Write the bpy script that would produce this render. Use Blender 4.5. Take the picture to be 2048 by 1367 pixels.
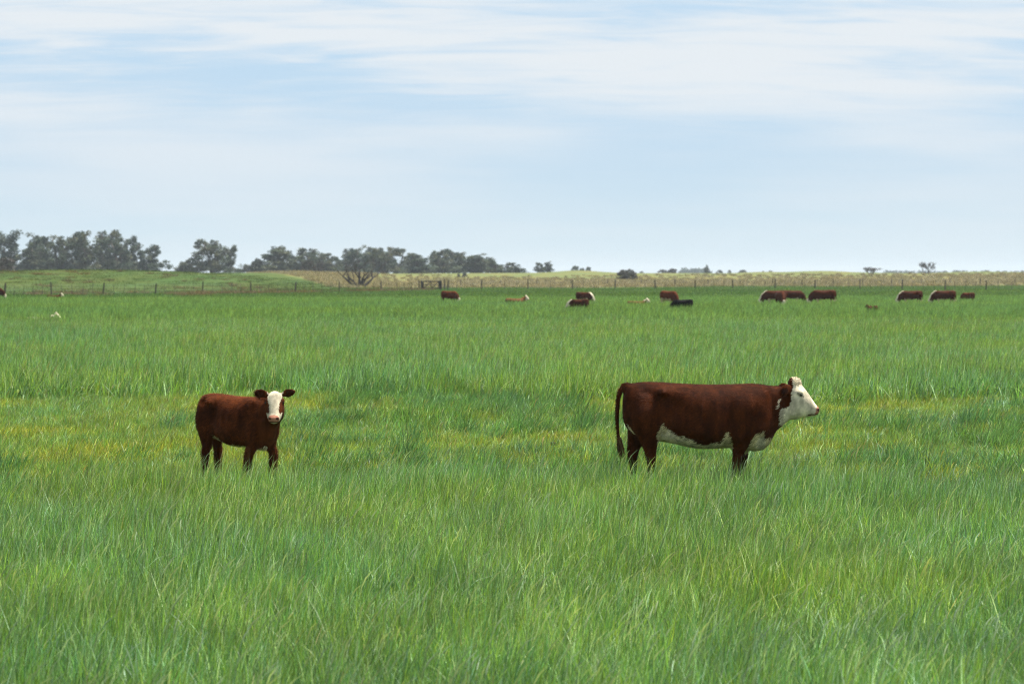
import bpy, math, random
import numpy as np
from mathutils import Vector, Matrix

sc = bpy.context.scene
for o in list(bpy.data.objects):
    bpy.data.objects.remove(o)
C = sc.collection
R = math.radians

# ------------------------------------------------------------------ camera
EYE = 2.5
LENS = 85.0
F = 2048 * LENS / 36.0            # focal length in photo pixels
HORY = 547.0                      # eye level in the photo
cam_d = bpy.data.cameras.new('camera')
cam_d.lens = LENS
cam_d.sensor_width = 36
cam_d.clip_start = 0.1
cam_d.clip_end = 20000
cam_d.dof.use_dof = True
cam_d.dof.focus_distance = 27.0
cam_d.dof.aperture_fstop = 3.6
cam = bpy.data.objects.new('camera', cam_d)
C.objects.link(cam)
cam.location = (0, 0, EYE)
cam.rotation_euler = (R(90) - math.atan((683.5 - HORY) / F), 0, 0)
sc.camera = cam

# ------------------------------------------------------------------ sky and sun
SUN_EL, SUN_AZ = 65.0, 66.0       # azimuth measured from +Y (view direction) towards +X
w = bpy.data.worlds.new('World')
sc.world = w
w.use_nodes = True
nt = w.node_tree
nt.nodes.clear()


def N(tree, typ, **kw):
    n = tree.nodes.new(typ)
    for k, v in kw.items():
        if k == 'inp':
            for kk, vv in v.items():
                n.inputs[kk].default_value = vv
        else:
            setattr(n, k, v)
    return n


def L(tree, a, b):
    tree.links.new(a, b)


def math_node(tree, op, a, b=None, c=None, clamp=False):
    n = tree.nodes.new('ShaderNodeMath')
    n.operation = op
    n.use_clamp = clamp
    for i, v in enumerate((a, b, c)):
        if v is None:
            continue
        if isinstance(v, (int, float)):
            n.inputs[i].default_value = v
        else:
            tree.links.new(v, n.inputs[i])
    return n.outputs[0]


def smooth(tree, v, lo, hi, a=0.0, b=1.0):
    n = tree.nodes.new('ShaderNodeMapRange')
    n.interpolation_type = 'SMOOTHSTEP'
    n.inputs['From Min'].default_value = lo
    n.inputs['From Max'].default_value = hi
    n.inputs['To Min'].default_value = a
    n.inputs['To Max'].default_value = b
    tree.links.new(v, n.inputs['Value'])
    return n.outputs['Result']


def mixc(tree, fac, a, b, mode='MIX'):
    n = tree.nodes.new('ShaderNodeMix')
    n.data_type = 'RGBA'
    n.blend_type = mode
    for s, v in ((n.inputs[0], fac), (n.inputs[6], a), (n.inputs[7], b)):
        if isinstance(v, (int, float)):
            s.default_value = v
        elif isinstance(v, (tuple, list)):
            s.default_value = (*v[:3], 1.0)
        else:
            tree.links.new(v, s)
    return n.outputs[2]


sky = N(nt, 'ShaderNodeTexSky', sky_type='NISHITA', sun_disc=False)
sky.sun_elevation = R(SUN_EL)
sky.sun_rotation = R(SUN_AZ)
sky.altitude = 50
sky.air_density = 1.0
sky.dust_density = 1.5
sky.ozone_density = 1.5
tc = N(nt, 'ShaderNodeTexCoord')
sep = N(nt, 'ShaderNodeSeparateXYZ')
L(nt, tc.outputs['Generated'], sep.inputs[0])
zc = math_node(nt, 'ADD', math_node(nt, 'MAXIMUM', sep.outputs[2], 0.0), 0.12)
ux = math_node(nt, 'DIVIDE', sep.outputs[0], zc)
uy = math_node(nt, 'DIVIDE', sep.outputs[1], zc)


def cloud_noise(sx, sy, ox, oy, detail, rough, dist=0.0):
    cx = N(nt, 'ShaderNodeCombineXYZ')
    L(nt, math_node(nt, 'MULTIPLY_ADD', ux, sx, ox), cx.inputs[0])
    L(nt, math_node(nt, 'MULTIPLY_ADD', uy, sy, oy), cx.inputs[1])
    nn = N(nt, 'ShaderNodeTexNoise', noise_dimensions='3D')
    nn.inputs['Scale'].default_value = 1.0
    nn.inputs['Detail'].default_value = detail
    nn.inputs['Roughness'].default_value = rough
    nn.inputs['Distortion'].default_value = dist
    L(nt, cx.outputs[0], nn.inputs['Vector'])
    return nn.outputs[0]


big = cloud_noise(0.9, 1.15, 3.1, 7.3, 2.5, 0.5)
streak = cloud_noise(1.9, 4.6, 1.7, 4.4, 6.0, 0.55, 0.7)
fine = cloud_noise(3.4, 10.0, 9.7, 2.4, 4.0, 0.55, 0.8)
# thin cirrus sheet: streaks aloft, a soft veil lower down
up_ = smooth(nt, sep.outputs[2], 0.045, 0.10, 0.12, 1.0)
dets = math_node(nt, 'MULTIPLY_ADD', math_node(nt, 'SUBTRACT', fine, 0.5), 1.05, math_node(nt, 'MULTIPLY', math_node(nt, 'SUBTRACT', streak, 0.5), 0.95))
s1 = math_node(nt, 'MULTIPLY_ADD', dets, up_, 0.5)
s3 = math_node(nt, 'MULTIPLY_ADD', math_node(nt, 'SUBTRACT', big, 0.5), 1.5, s1)
mask = smooth(nt, s3, 0.15, 0.80)
BLUE = (2.42, 3.36, 4.35)
veil = (3.30, 4.02, 4.42)
white = (4.10, 4.32, 4.50)
blue = mixc(nt, 0.9, sky.outputs[0], BLUE)
low = smooth(nt, sep.outputs[2], 0.0, 0.062, 0.85, 0.0)
base = mixc(nt, math_node(nt, 'ADD', low, 0.15), blue, veil)
cl_fac = math_node(nt, 'MULTIPLY', mask, smooth(nt, sep.outputs[2], 0.005, 0.085, 0.30, 0.92))
col = mixc(nt, cl_fac, base, white)
bg = N(nt, 'ShaderNodeBackground')
bg.inputs['Strength'].default_value = 0.10
L(nt, col, bg.inputs['Color'])
wo = N(nt, 'ShaderNodeOutputWorld')
L(nt, bg.outputs[0], wo.inputs['Surface'])

sun_d = bpy.data.lights.new('sun', 'SUN')
sun_d.energy = 4.8
sun_d.angle = R(5.0)
sun_d.color = (1.0, 0.95, 0.87)
sun = bpy.data.objects.new('sun', sun_d)
C.objects.link(sun)
sd = Vector((math.sin(R(SUN_AZ)) * math.cos(R(SUN_EL)), math.cos(R(SUN_AZ)) * math.cos(R(SUN_EL)), math.sin(R(SUN_EL))))
sun.rotation_euler = (-sd).to_track_quat('-Z', 'Y').to_euler()
sun.location = (20, -10, 40)

sc.view_settings.view_transform = 'Standard'
sc.view_settings.look = 'None'
sc.view_settings.exposure = 1.0
sc.view_settings.gamma = 1.0
sc.view_settings.use_curve_mapping = False
sc.render.engine = 'CYCLES'
cy = sc.cycles
cy.use_denoising = True
cy.filter_width = 1.15
try:
    cy.denoiser = 'OPENIMAGEDENOISE'
    cy.denoising_prefilter = 'NONE'
except Exception:
    pass
cy.max_bounces = 5
cy.diffuse_bounces = 3
cy.glossy_bounces = 2
cy.transmission_bounces = 3
cy.volume_bounces = 0
cy.use_adaptive_sampling = True
cy.adaptive_threshold = 0.01
cy.sample_clamp_indirect = 6

# ------------------------------------------------------------------ helpers
rng = np.random.default_rng(11)


def tag(o, label=None, cat=None, group=None, kind=None):
    if label:
        o['label'] = label
    if cat:
        o['category'] = cat
    if group:
        o['group'] = group
    if kind:
        o['kind'] = kind
    return o


def empty(name, loc=(0, 0, 0), rz=0.0):
    o = bpy.data.objects.new(name, None)
    C.objects.link(o)
    o.location = loc
    o.rotation_euler = (0, 0, rz)
    o.empty_display_size = 0.2
    return o


def np_mesh(name, V, faces, cols=None, smooth_sh=False, mat=None):
    """faces: list of int arrays each (n,k)"""
    me = bpy.data.meshes.new(name)
    V = np.asarray(V, dtype=np.float32)
    me.vertices.add(len(V))
    me.vertices.foreach_set('co', V.ravel())
    loops = np.concatenate([f.ravel() for f in faces]).astype(np.int32)
    sizes = np.concatenate([np.full(len(f), f.shape[1], dtype=np.int32) for f in faces])
    starts = np.concatenate([[0], np.cumsum(sizes)[:-1]]).astype(np.int32)
    me.loops.add(len(loops))
    me.loops.foreach_set('vertex_index', loops)
    me.polygons.add(len(sizes))
    me.polygons.foreach_set('loop_start', starts)
    me.polygons.foreach_set('loop_total', sizes)
    if smooth_sh:
        me.polygons.foreach_set('use_smooth', np.ones(len(sizes), dtype=bool))
    me.update(calc_edges=True)
    if cols is not None:
        put_col(me, cols)
    if mat:
        me.materials.append(mat)
    return me


def put_col(me, cols):
    a = me.attributes.new('col', 'FLOAT_COLOR', 'POINT')
    c4 = np.ones((len(cols), 4), dtype=np.float32)
    c4[:, :3] = cols
    a.data.foreach_set('color', c4.ravel())


def obj(name, me, parent=None, loc=None):
    o = bpy.data.objects.new(name, me)
    C.objects.link(o)
    if parent:
        o.parent = parent
    if loc is not None:
        o.location = loc
    return o


class MB:
    """collects tubes / rings / polys into one mesh"""

    def __init__(s):
        s.v, s.f = [], []

    def add(s, verts, faces):
        b = len(s.v)
        s.v.extend([tuple(p) for p in verts])
        s.f.extend([tuple(i + b for i in f) for f in faces])

    def loft(s, rings, cap=True):
        n = len(rings[0])
        vs, fs = [], []
        for r in rings:
            vs.extend(r)
        for i in range(len(rings) - 1):
            for j in range(n):
                k = (j + 1) % n
                fs.append((i * n + j, i * n + k, (i + 1) * n + k, (i + 1) * n + j))
        if cap:
            for i in (0, len(rings) - 1):
                c = np.mean(np.array(rings[i]), axis=0)
                ci = len(vs)
                vs.append(tuple(c))
                for j in range(n):
                    k = (j + 1) % n
                    fs.append((ci, i * n + k, i * n + j) if i == 0 else (ci, i * n + j, i * n + k))
        s.add(vs, fs)

    def tube(s, pts, rads, n=6):
        rings = []
        pts = [Vector(p) for p in pts]
        for i, p in enumerate(pts):
            d = (pts[min(i + 1, len(pts) - 1)] - pts[max(i - 1, 0)]).normalized()
            up = Vector((0, 1, 0)) if abs(d.y) < 0.9 else Vector((1, 0, 0))
            a = d.cross(up).normalized()
            b = a.cross(d).normalized()
            r = rads[i]
            rings.append([tuple(p + (a * math.cos(t) + b * math.sin(t)) * r) for t in [2 * math.pi * k / n for k in range(n)]])
        s.loft(rings)

    def box(s, lo, hi, taper=0.0):
        x0, y0, z0 = lo
        x1, y1, z1 = hi
        s.add([(x0, y0, z0), (x1, y0, z0), (x1, y1, z0), (x0, y1, z0), (x0, y0, z1), (x1, y0, z1), (x1, y1, z1), (x0, y1, z1)],
              [(0, 3, 2, 1), (4, 5, 6, 7), (0, 1, 5, 4), (1, 2, 6, 5), (2, 3, 7, 6), (3, 0, 4, 7)])

    def mesh(s, name, mat=None, smooth_sh=False):
        me = bpy.data.meshes.new(name)
        me.from_pydata(s.v, [], s.f)
        if smooth_sh:
            me.polygons.foreach_set('use_smooth', np.ones(len(me.polygons), dtype=bool))
        if mat:
            me.materials.append(mat)
        me.update()
        return me


def sstep(a, b, x):
    t = np.clip((np.asarray(x, dtype=float) - a) / (b - a), 0, 1)
    return t * t * (3 - 2 * t)


_perm = np.random.default_rng(5).random((256, 256))


def vnoise(x, y, s=1.0, seed=0):
    x = np.asarray(x, dtype=float) * s + seed * 17.3
    y = np.asarray(y, dtype=float) * s + seed * 9.1
    xi, yi = np.floor(x).astype(int), np.floor(y).astype(int)
    fx, fy = x - xi, y - yi
    fx, fy = fx * fx * (3 - 2 * fx), fy * fy * (3 - 2 * fy)
    g = lambda i, j: _perm[i % 256, j % 256]
    return (g(xi, yi) * (1 - fx) + g(xi + 1, yi) * fx) * (1 - fy) + (g(xi, yi + 1) * (1 - fx) + g(xi + 1, yi + 1) * fx) * fy


def fbm(x, y, s=1.0, seed=0):
    return (vnoise(x, y, s, seed) + 0.5 * vnoise(x, y, s * 2.1, seed + 1) + 0.25 * vnoise(x, y, s * 4.3, seed + 2)) / 1.75


def terrain(x, y):
    x = np.asarray(x, dtype=float)
    y = np.asarray(y, dtype=float)
    m = sstep(300, 425, y) * (1 - sstep(-62, -26, x))
    p = sstep(470, 900, y)
    z = 2.6 * (1 - (1 - m) * (1 - p))
    z = z + 0.55 * np.exp(-((x + 74) / 15) ** 2) * np.exp(-((y - 430) / 55) ** 2)
    z = z + 1.15 * np.exp(-((x - 26) / 11) ** 2) * np.exp(-((y - 950) / 60) ** 2)
    z = z + 1.0 * np.exp(-((x - 121) / 14) ** 2) * np.exp(-((y - 950) / 60) ** 2)
    z = z + 0.5 * np.exp(-((x - 98) / 9) ** 2) * np.exp(-((y - 950) / 60) ** 2)
    z = z + 0.7 * np.exp(-((x - 175) / 16) ** 2) * np.exp(-((y - 900) / 60) ** 2)
    z = z + (fbm(x, y, 0.02, 3) - 0.5) * 0.5 * sstep(300, 450, y)
    z = z - 0.9 * sstep(1100, 2500, y)
    return z


def tz(x, y):
    return float(terrain(x, y))


def at(px, d):
    """world x for a photo column at distance d"""
    return (px - 1024) / F * d


# ------------------------------------------------------------------ materials
def new_mat(name):
    m = bpy.data.materials.new(name)
    m.use_nodes = True
    t = m.node_tree
    t.nodes.clear()
    out = t.nodes.new('ShaderNodeOutputMaterial')
    return m, t, out


def grass_mat(name, blue_amt=1.0, trans=0.3, rough=0.45, spec=0.3, sat=1.0, patch=0.16, lo=(0.90, 0.98, 1.16), hi=(1.14, 1.04, 0.80)):
    m, t, out = new_mat(name)
    at_ = N(t, 'ShaderNodeAttribute', attribute_name='col')
    geo = N(t, 'ShaderNodeNewGeometry')
    n1 = N(t, 'ShaderNodeTexNoise')
    n1.inputs['Scale'].default_value = patch
    n1.inputs['Detail'].default_value = 4
    n1.inputs['Roughness'].default_value = 0.6
    L(t, geo.outputs['Position'], n1.inputs['Vector'])
    f = smooth(t, n1.outputs[0], 0.36, 0.64)
    hue = mixc(t, f, lo, hi)
    c = mixc(t, blue_amt, at_.outputs['Color'], hue, 'MULTIPLY')
    n2 = N(t, 'ShaderNodeTexNoise')
    n2.inputs['Scale'].default_value = 1.1
    n2.inputs['Detail'].default_value = 3
    L(t, geo.outputs['Position'], n2.inputs['Vector'])
    v = smooth(t, n2.outputs[0], 0.3, 0.7, 0.8, 1.18)
    vv = N(t, 'ShaderNodeCombineColor')
    for k in range(3):
        L(t, v, vv.inputs[k])
    c = mixc(t, 1.0, c, vv.outputs[0], 'MULTIPLY')
    b = N(t, 'ShaderNodeBsdfPrincipled')
    L(t, c, b.inputs['Base Color'])
    b.inputs['Roughness'].default_value = rough
    b.inputs['Specular IOR Level'].default_value = spec
    tr = N(t, 'ShaderNodeBsdfTranslucent')
    tcn = mixc(t, 1.0, c, (1.15, 1.1, 0.55), 'MULTIPLY')
    L(t, tcn, tr.inputs['Color'])
    mx = N(t, 'ShaderNodeMixShader')
    mx.inputs[0].default_value = trans
    L(t, b.outputs[0], mx.inputs[1])
    L(t, tr.outputs[0], mx.inputs[2])
    L(t, mx.outputs[0], out.inputs['Surface'])
    return m


def coat_mat(name):
    m, t, out = new_mat(name)
    at_ = N(t, 'ShaderNodeAttribute', attribute_name='col')
    tcn = N(t, 'ShaderNodeTexCoord')
    mp = N(t, 'ShaderNodeMapping')
    mp.inputs['Scale'].default_value = (9, 9, 5)
    L(t, tcn.outputs['Object'], mp.inputs['Vector'])
    n1 = N(t, 'ShaderNodeTexNoise')
    n1.inputs['Scale'].default_value = 1.0
    n1.inputs['Detail'].default_value = 6
    n1.inputs['Roughness'].default_value = 0.65
    L(t, mp.outputs[0], n1.inputs['Vector'])
    v = smooth(t, n1.outputs[0], 0.3, 0.72, 0.55, 1.42)
    vv = N(t, 'ShaderNodeCombineColor')
    for k in range(3):
        L(t, v, vv.inputs[k])
    c = mixc(t, 1.0, at_.outputs['Color'], vv.outputs[0], 'MULTIPLY')
    mp2 = N(t, 'ShaderNodeMapping')
    mp2.inputs['Scale'].default_value = (40, 90, 90)
    L(t, tcn.outputs['Object'], mp2.inputs['Vector'])
    n2 = N(t, 'ShaderNodeTexNoise')
    n2.inputs['Scale'].default_value = 1.0
    n2.inputs['Detail'].default_value = 3
    L(t, mp2.outputs[0], n2.inputs['Vector'])
    bp = N(t, 'ShaderNodeBump')
    bp.inputs['Strength'].default_value = 0.35
    bp.inputs['Distance'].default_value = 0.01
    L(t, n2.outputs[0], bp.inputs['Height'])
    b = N(t, 'ShaderNodeBsdfPrincipled')
    L(t, c, b.inputs['Base Color'])
    L(t, bp.outputs[0], b.inputs['Normal'])
    b.inputs['Roughness'].default_value = 0.7
    b.inputs['Specular IOR Level'].default_value = 0.05
    L(t, b.outputs[0], out.inputs['Surface'])
    return m


def plain_mat(name, colr, rough=0.8, var=0.25, scale=3.0, spec=0.3, rnd=0.0):
    m, t, out = new_mat(name)
    tcn = N(t, 'ShaderNodeTexCoord')
    n1 = N(t, 'ShaderNodeTexNoise')
    n1.inputs['Scale'].default_value = scale
    n1.inputs['Detail'].default_value = 5
    L(t, tcn.outputs['Object'], n1.inputs['Vector'])
    v = smooth(t, n1.outputs[0], 0.3, 0.7, 1 - var, 1 + var)
    if rnd:
        oi = N(t, 'ShaderNodeObjectInfo')
        v = math_node(t, 'MULTIPLY', v, math_node(t, 'MULTIPLY_ADD', oi.outputs['Random'], rnd, 1 - rnd / 2))
    vv = N(t, 'ShaderNodeCombineColor')
    for k in range(3):
        L(t, v, vv.inputs[k])
    c = mixc(t, 1.0, colr, vv.outputs[0], 'MULTIPLY')
    b = N(t, 'ShaderNodeBsdfPrincipled')
    L(t, c, b.inputs['Base Color'])
    b.inputs['Roughness'].default_value = rough
    b.inputs['Specular IOR Level'].default_value = spec
    L(t, b.outputs[0], out.inputs['Surface'])
    return m


def leaf_mat(name):
    m, t, out = new_mat(name)
    at_ = N(t, 'ShaderNodeAttribute', attribute_name='col')
    oi = N(t, 'ShaderNodeObjectInfo')
    tint = mixc(t, oi.outputs['Random'], (0.82, 0.92, 0.95), (1.18, 1.08, 0.92))
    c = mixc(t, 1.0, at_.outputs['Color'], tint, 'MULTIPLY')
    b = N(t, 'ShaderNodeBsdfPrincipled')
    L(t, c, b.inputs['Base Color'])
    b.inputs['Roughness'].default_value = 0.6
    b.inputs['Specular IOR Level'].default_value = 0.25
    tr = N(t, 'ShaderNodeBsdfTranslucent')
    L(t, c, tr.inputs['Color'])
    mx = N(t, 'ShaderNodeMixShader')
    mx.inputs[0].default_value = 0.2
    L(t, b.outputs[0], mx.inputs[1])
    L(t, tr.outputs[0], mx.inputs[2])
    L(t, mx.outputs[0], out.inputs['Surface'])
    return m


M_TALL = grass_mat('tall_grass', trans=0.40)
M_SHORT = grass_mat('short_grass', trans=0.35, blue_amt=1.0, patch=0.30, lo=(0.78, 0.95, 1.15), hi=(1.30, 1.08, 0.70))
M_FAR = grass_mat('far_grass', trans=0.38, blue_amt=0.6, patch=0.05, rough=0.6, spec=0.12)
M_DRY = grass_mat('dry_grass', trans=0.15, blue_amt=0.2, patch=0.03)
M_COAT = coat_mat('coat')
M_BARK = plain_mat('bark', (0.10, 0.085, 0.07), 0.9, 0.35, 1.5)
M_WOOD = plain_mat('weathered_wood', (0.050, 0.041, 0.033), 0.9, 0.35, 6.0, rnd=0.5)
M_WIRE = plain_mat('wire', (0.16, 0.15, 0.14), 0.6, 0.2, 2.0)
M_EYE = plain_mat('eye', (0.012, 0.008, 0.006), 0.12, 0.1, 2.0, spec=0.6)
M_LEAF = leaf_mat('leaves')
M_HOOF = plain_mat('hoof', (0.04, 0.03, 0.025), 0.6, 0.2, 8.0)


def ground_mat():
    m, t, out = new_mat('ground')
    geo = N(t, 'ShaderNodeNewGeometry')
    at_ = N(t, 'ShaderNodeAttribute', attribute_name='col')
    n1 = N(t, 'ShaderNodeTexNoise')
    n1.inputs['Scale'].default_value = 0.9
    n1.inputs['Detail'].default_value = 8
    n1.inputs['Roughness'].default_value = 0.7
    L(t, geo.outputs['Position'], n1.inputs['Vector'])
    v = smooth(t, n1.outputs[0], 0.3, 0.7, 0.7, 1.3)
    vv = N(t, 'ShaderNodeCombineColor')
    for k in range(3):
        L(t, v, vv.inputs[k])
    mp = N(t, 'ShaderNodeMapping')
    mp.inputs['Scale'].default_value = (0.09, 0.035, 0.09)
    L(t, geo.outputs['Position'], mp.inputs['Vector'])
    n2 = N(t, 'ShaderNodeTexNoise')
    n2.inputs['Scale'].default_value = 1.0
    n2.inputs['Detail'].default_value = 6
    n2.inputs['Roughness'].default_value = 0.65
    L(t, mp.outputs[0], n2.inputs['Vector'])
    f2 = smooth(t, n2.outputs[0], 0.38, 0.62)
    tint = mixc(t, f2, (0.82, 1.0, 0.9), (1.2, 1.02, 0.8))
    c = mixc(t, 1.0, at_.outputs['Color'], vv.outputs[0], 'MULTIPLY')
    c = mixc(t, 1.0, c, tint, 'MULTIPLY')
    b = N(t, 'ShaderNodeBsdfPrincipled')
    L(t, c, b.inputs['Base Color'])
    b.inputs['Roughness'].default_value = 0.95
    b.inputs['Specular IOR Level'].default_value = 0.1
    bp = N(t, 'ShaderNodeBump')
    bp.inputs['Strength'].default_value = 0.6
    bp.inputs['Distance'].default_value = 0.08
    L(t, n1.outputs[0], bp.inputs['Height'])
    L(t, bp.outputs[0], b.inputs['Normal'])
    L(t, b.outputs[0], out.inputs['Surface'])
    return m


M_GROUND = ground_mat()


# ------------------------------------------------------------------ ground
def dry_edge(x):
    x = np.asarray(x, dtype=float)
    return 432 + 0.75 * np.maximum(0, x - 10) + 7.0 * np.maximum(0, -x - 32)


def build_ground():
    ys = np.concatenate([np.linspace(-40, 60, 60), 60 * np.exp(np.linspace(0, math.log(9000 / 60), 260))[1:]])
    ss = np.linspace(-1, 1, 221)
    ss = np.sign(ss) * (0.35 * np.abs(ss) + 0.65 * np.abs(ss) ** 3) * 0.85
    X = ss[None, :] * (ys[:, None] + 90)
    Y = np.repeat(ys[:, None], len(ss), axis=1)
    Z = terrain(X, Y)
    V = np.stack([X.ravel(), Y.ravel(), Z.ravel()], 1)
    nr, nc = X.shape
    i = np.arange(nr - 1)[:, None] * nc + np.arange(nc - 1)[None, :]
    i = i.ravel()
    faces = np.stack([i, i + 1, i + nc + 1, i + nc], 1)
    x, y = X.ravel(), Y.ravel()
    n = fbm(x, y, 0.03, 8)
    soil = np.array([0.055, 0.070, 0.022])
    lush = np.array([0.10, 0.145, 0.032])
    green = np.array([0.060, 0.112, 0.025])
    mound = np.array([0.050, 0.080, 0.016])
    dry = np.array([0.165, 0.148, 0.054])
    pale = np.array([0.112, 0.130, 0.043])
    c = np.repeat(soil[None], len(x), 0)

    def blend(c, k, f):
        f = np.clip(f, 0, 1)[:, None]
        return c * (1 - f) + k * f
    c = blend(c, lush, sstep(24, 29, y) * (1 - sstep(48, 60, y)))
    c = blend(c, green, sstep(195, 240, y))
    c = blend(c, mound, sstep(290, 330, y) * (1 - sstep(-35, -10, x)))
    e = dry_edge(x) + (n - 0.5) * 60
    c = blend(c, dry, sstep(-14, 14, y - e) * 0.95)
    c = blend(c, pale, sstep(150, 330, y - e) * 0.85)
    c = blend(c, np.array([0.09, 0.115, 0.042]), sstep(900, 1200, y) * 0.7)
    me = np_mesh('ground', V, [faces], c, True, M_GROUND)
    o = obj('ground', me)
    tag(o, 'green pasture ground rising to dry straw-coloured fields', 'ground', kind='structure')
    return o


build_ground()

# ------------------------------------------------------------------ grass
PAL = {
    'tall': [((0.122, 0.248, 0.052), 4), ((0.088, 0.212, 0.072), 4), ((0.180, 0.298, 0.050), 3.2), ((0.290, 0.420, 0.225), 2.2), ((0.30, 0.31, 0.14), 0.2)],  # the pale bluish-green entry paints light glints into some blades
    'short': [((0.150, 0.240, 0.040), 4), ((0.205, 0.258, 0.040), 4.2), ((0.100, 0.200, 0.052), 2.2), ((0.25, 0.26, 0.07), 1.0)],
    'tuft': [((0.060, 0.158, 0.048), 4), ((0.080, 0.185, 0.058), 3), ((0.120, 0.235, 0.070), 1.5)],
    'far': [((0.130, 0.240, 0.062), 4), ((0.105, 0.218, 0.070), 4), ((0.165, 0.270, 0.066), 3)],
    'verge': [((0.050, 0.110, 0.024), 4), ((0.060, 0.125, 0.030), 4), ((0.095, 0.145, 0.032), 2)],
    'mound': [((0.045, 0.078, 0.015), 4), ((0.062, 0.086, 0.017), 3), ((0.034, 0.070, 0.017), 2)],
    'dry': [((0.235, 0.195, 0.078), 4), ((0.170, 0.150, 0.056), 4), ((0.095, 0.085, 0.030), 2.5), ((0.110, 0.130, 0.038), 2.2)],
    'weed': [((0.09, 0.062, 0.036), 4), ((0.12, 0.085, 0.045), 3), ((0.06, 0.08, 0.026), 3)],
}


def blades(n, half, L0, L1, wid, segs, pal, r, lean=(0.12, 0.25), bend=(0.25, 0.95), wind=0.75, clump=0, base=None):
    if base is None:
        if clump:
            cc = r.uniform(-half, half, (clump, 2))
            pick = r.integers(0, clump, n)
            base = cc[pick] + r.normal(0, min(half * 0.10, 0.06 if half < 2 else .3), (n, 2))
        else:
            base = r.uniform(-half, half, (n, 2))
    n = len(base)
    Ln = r.uniform(L0, L1, n) * r.uniform(0.75, 1.08, n)
    # azimuth of lean: wind towards +x
    az = np.where(r.random(n) < wind, r.normal(0.0, 0.85, n), r.uniform(-math.pi, math.pi, n))
    t0 = np.abs(r.normal(lean[0], lean[1], n)).clip(0, 0.9)
    t1 = t0 + r.uniform(bend[0], bend[1], n)
    fold = r.random(n) < 0.12
    t1 = np.where(fold, t1 + 0.8, t1)
    wdir = az + math.pi / 2 + r.normal(0, 0.7, n)
    W = wid * r.uniform(0.6, 1.25, n)
    pc = np.array([p[0] for p in PAL[pal]])
    pw = np.array([p[1] for p in PAL[pal]], dtype=float)
    ci = r.choice(len(pc), n, p=pw / pw.sum())
    colr = pc[ci] * np.exp(r.normal(0, 0.42, (n, 1))).clip(.38, 2.0) * r.uniform(0.93, 1.07, (n, 3))
    pos = np.stack([base[:, 0], base[:, 1], np.full(n, -0.02)], 1)
    prof = np.array([0.75, 1.0, 0.9, 0.6, 0.05]) if segs == 4 else (np.array([0.8, 1.0, 0.7, 0.05]) if segs == 3 else np.array([0.9, 0.9, 0.05]))
    V, K = [], []
    for s in range(segs + 1):
        t = t0 + (t1 - t0) * (s / segs) ** 1.3
        if s:
            pos = pos + (Ln / segs)[:, None] * np.stack([np.sin(t) * np.cos(az), np.sin(t) * np.sin(az), np.cos(t)], 1)
        off = np.stack([np.cos(wdir), np.sin(wdir), np.zeros(n)], 1) * (W * prof[s] * 0.5)[:, None]
        V.append(pos - off)
        V.append(pos + off)
        tint = np.array([0.95, 0.90, 0.72]) * (1 - s / segs) + np.array([1.30, 1.22, 1.42]) * (s / segs)  # paler, bluer tips: glints of light put into the blade colour
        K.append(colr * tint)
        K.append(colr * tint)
    V = np.stack(V, 1).reshape(-1, 3)
    K = np.stack(K, 1).reshape(-1, 3)
    m = 2 * (segs + 1)
    b0 = np.arange(n) * m
    fs = []
    for s in range(segs):
        fs.append(np.stack([b0 + 2 * s, b0 + 2 * s + 1, b0 + 2 * s + 3, b0 + 2 * s + 2], 1))
    return V, np.concatenate(fs), K


def seed_heads(n, half, h0, h1, r, colr=(0.34, 0.31, 0.16)):
    """thin stalk with a nodding ear"""
    V, Fc, K = [], [], []
    for i in range(n):
        x, y = r.uniform(-half, half, 2)
        h = r.uniform(h0, h1)
        az = r.normal(0.1, 0.5)
        pts = []
        p = np.array([x, y, 0.0])
        t = abs(r.normal(0.1, 0.1))
        for s in range(6):
            pts.append(p.copy())
            st = h * (0.7 / 3 if s < 3 else 0.14)
            p = p + st * np.array([math.sin(t) * math.cos(az), math.sin(t) * math.sin(az), math.cos(t)])
            t += 0.06 if s < 2 else 0.32
        wds = [0.003, 0.003, 0.003, 0.006, 0.009, 0.003]
        wd = r.uniform(0, math.pi)
        c = np.array(colr) * r.uniform(0.7, 1.2)
        b = len(V)
        for s in range(6):
            o = np.array([math.cos(wd), math.sin(wd), 0]) * wds[s] * 0.5 * r.uniform(0.8, 1.3)
            V += [pts[s] - o, pts[s] + o]
            cc = c if s > 2 else np.array([0.16, 0.24, 0.07])
            K += [cc, cc]
        for s in range(5):
            Fc.append((b + 2 * s, b + 2 * s + 1, b + 2 * s + 3, b + 2 * s + 2))
    return np.array(V), np.array(Fc), np.array(K)


def tiles(name, count, mat, maker):
    col_ = bpy.data.collections.new(name + '_tiles')
    for k in range(count):
        parts = maker(np.random.default_rng(100 + k * 7 + len(name)))
        V, Fs, K, b = [], [], [], 0
        for (v, f, c) in parts:
            V.append(v)
            Fs.append(f + b)
            K.append(c)
            b += len(v)
        me = np_mesh(name, np.concatenate(V), [np.concatenate(Fs)], np.concatenate(K), False, mat)
        o = bpy.data.objects.new('%s_%02d' % (name, k), me)
        col_.objects.link(o)
    return col_


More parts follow.
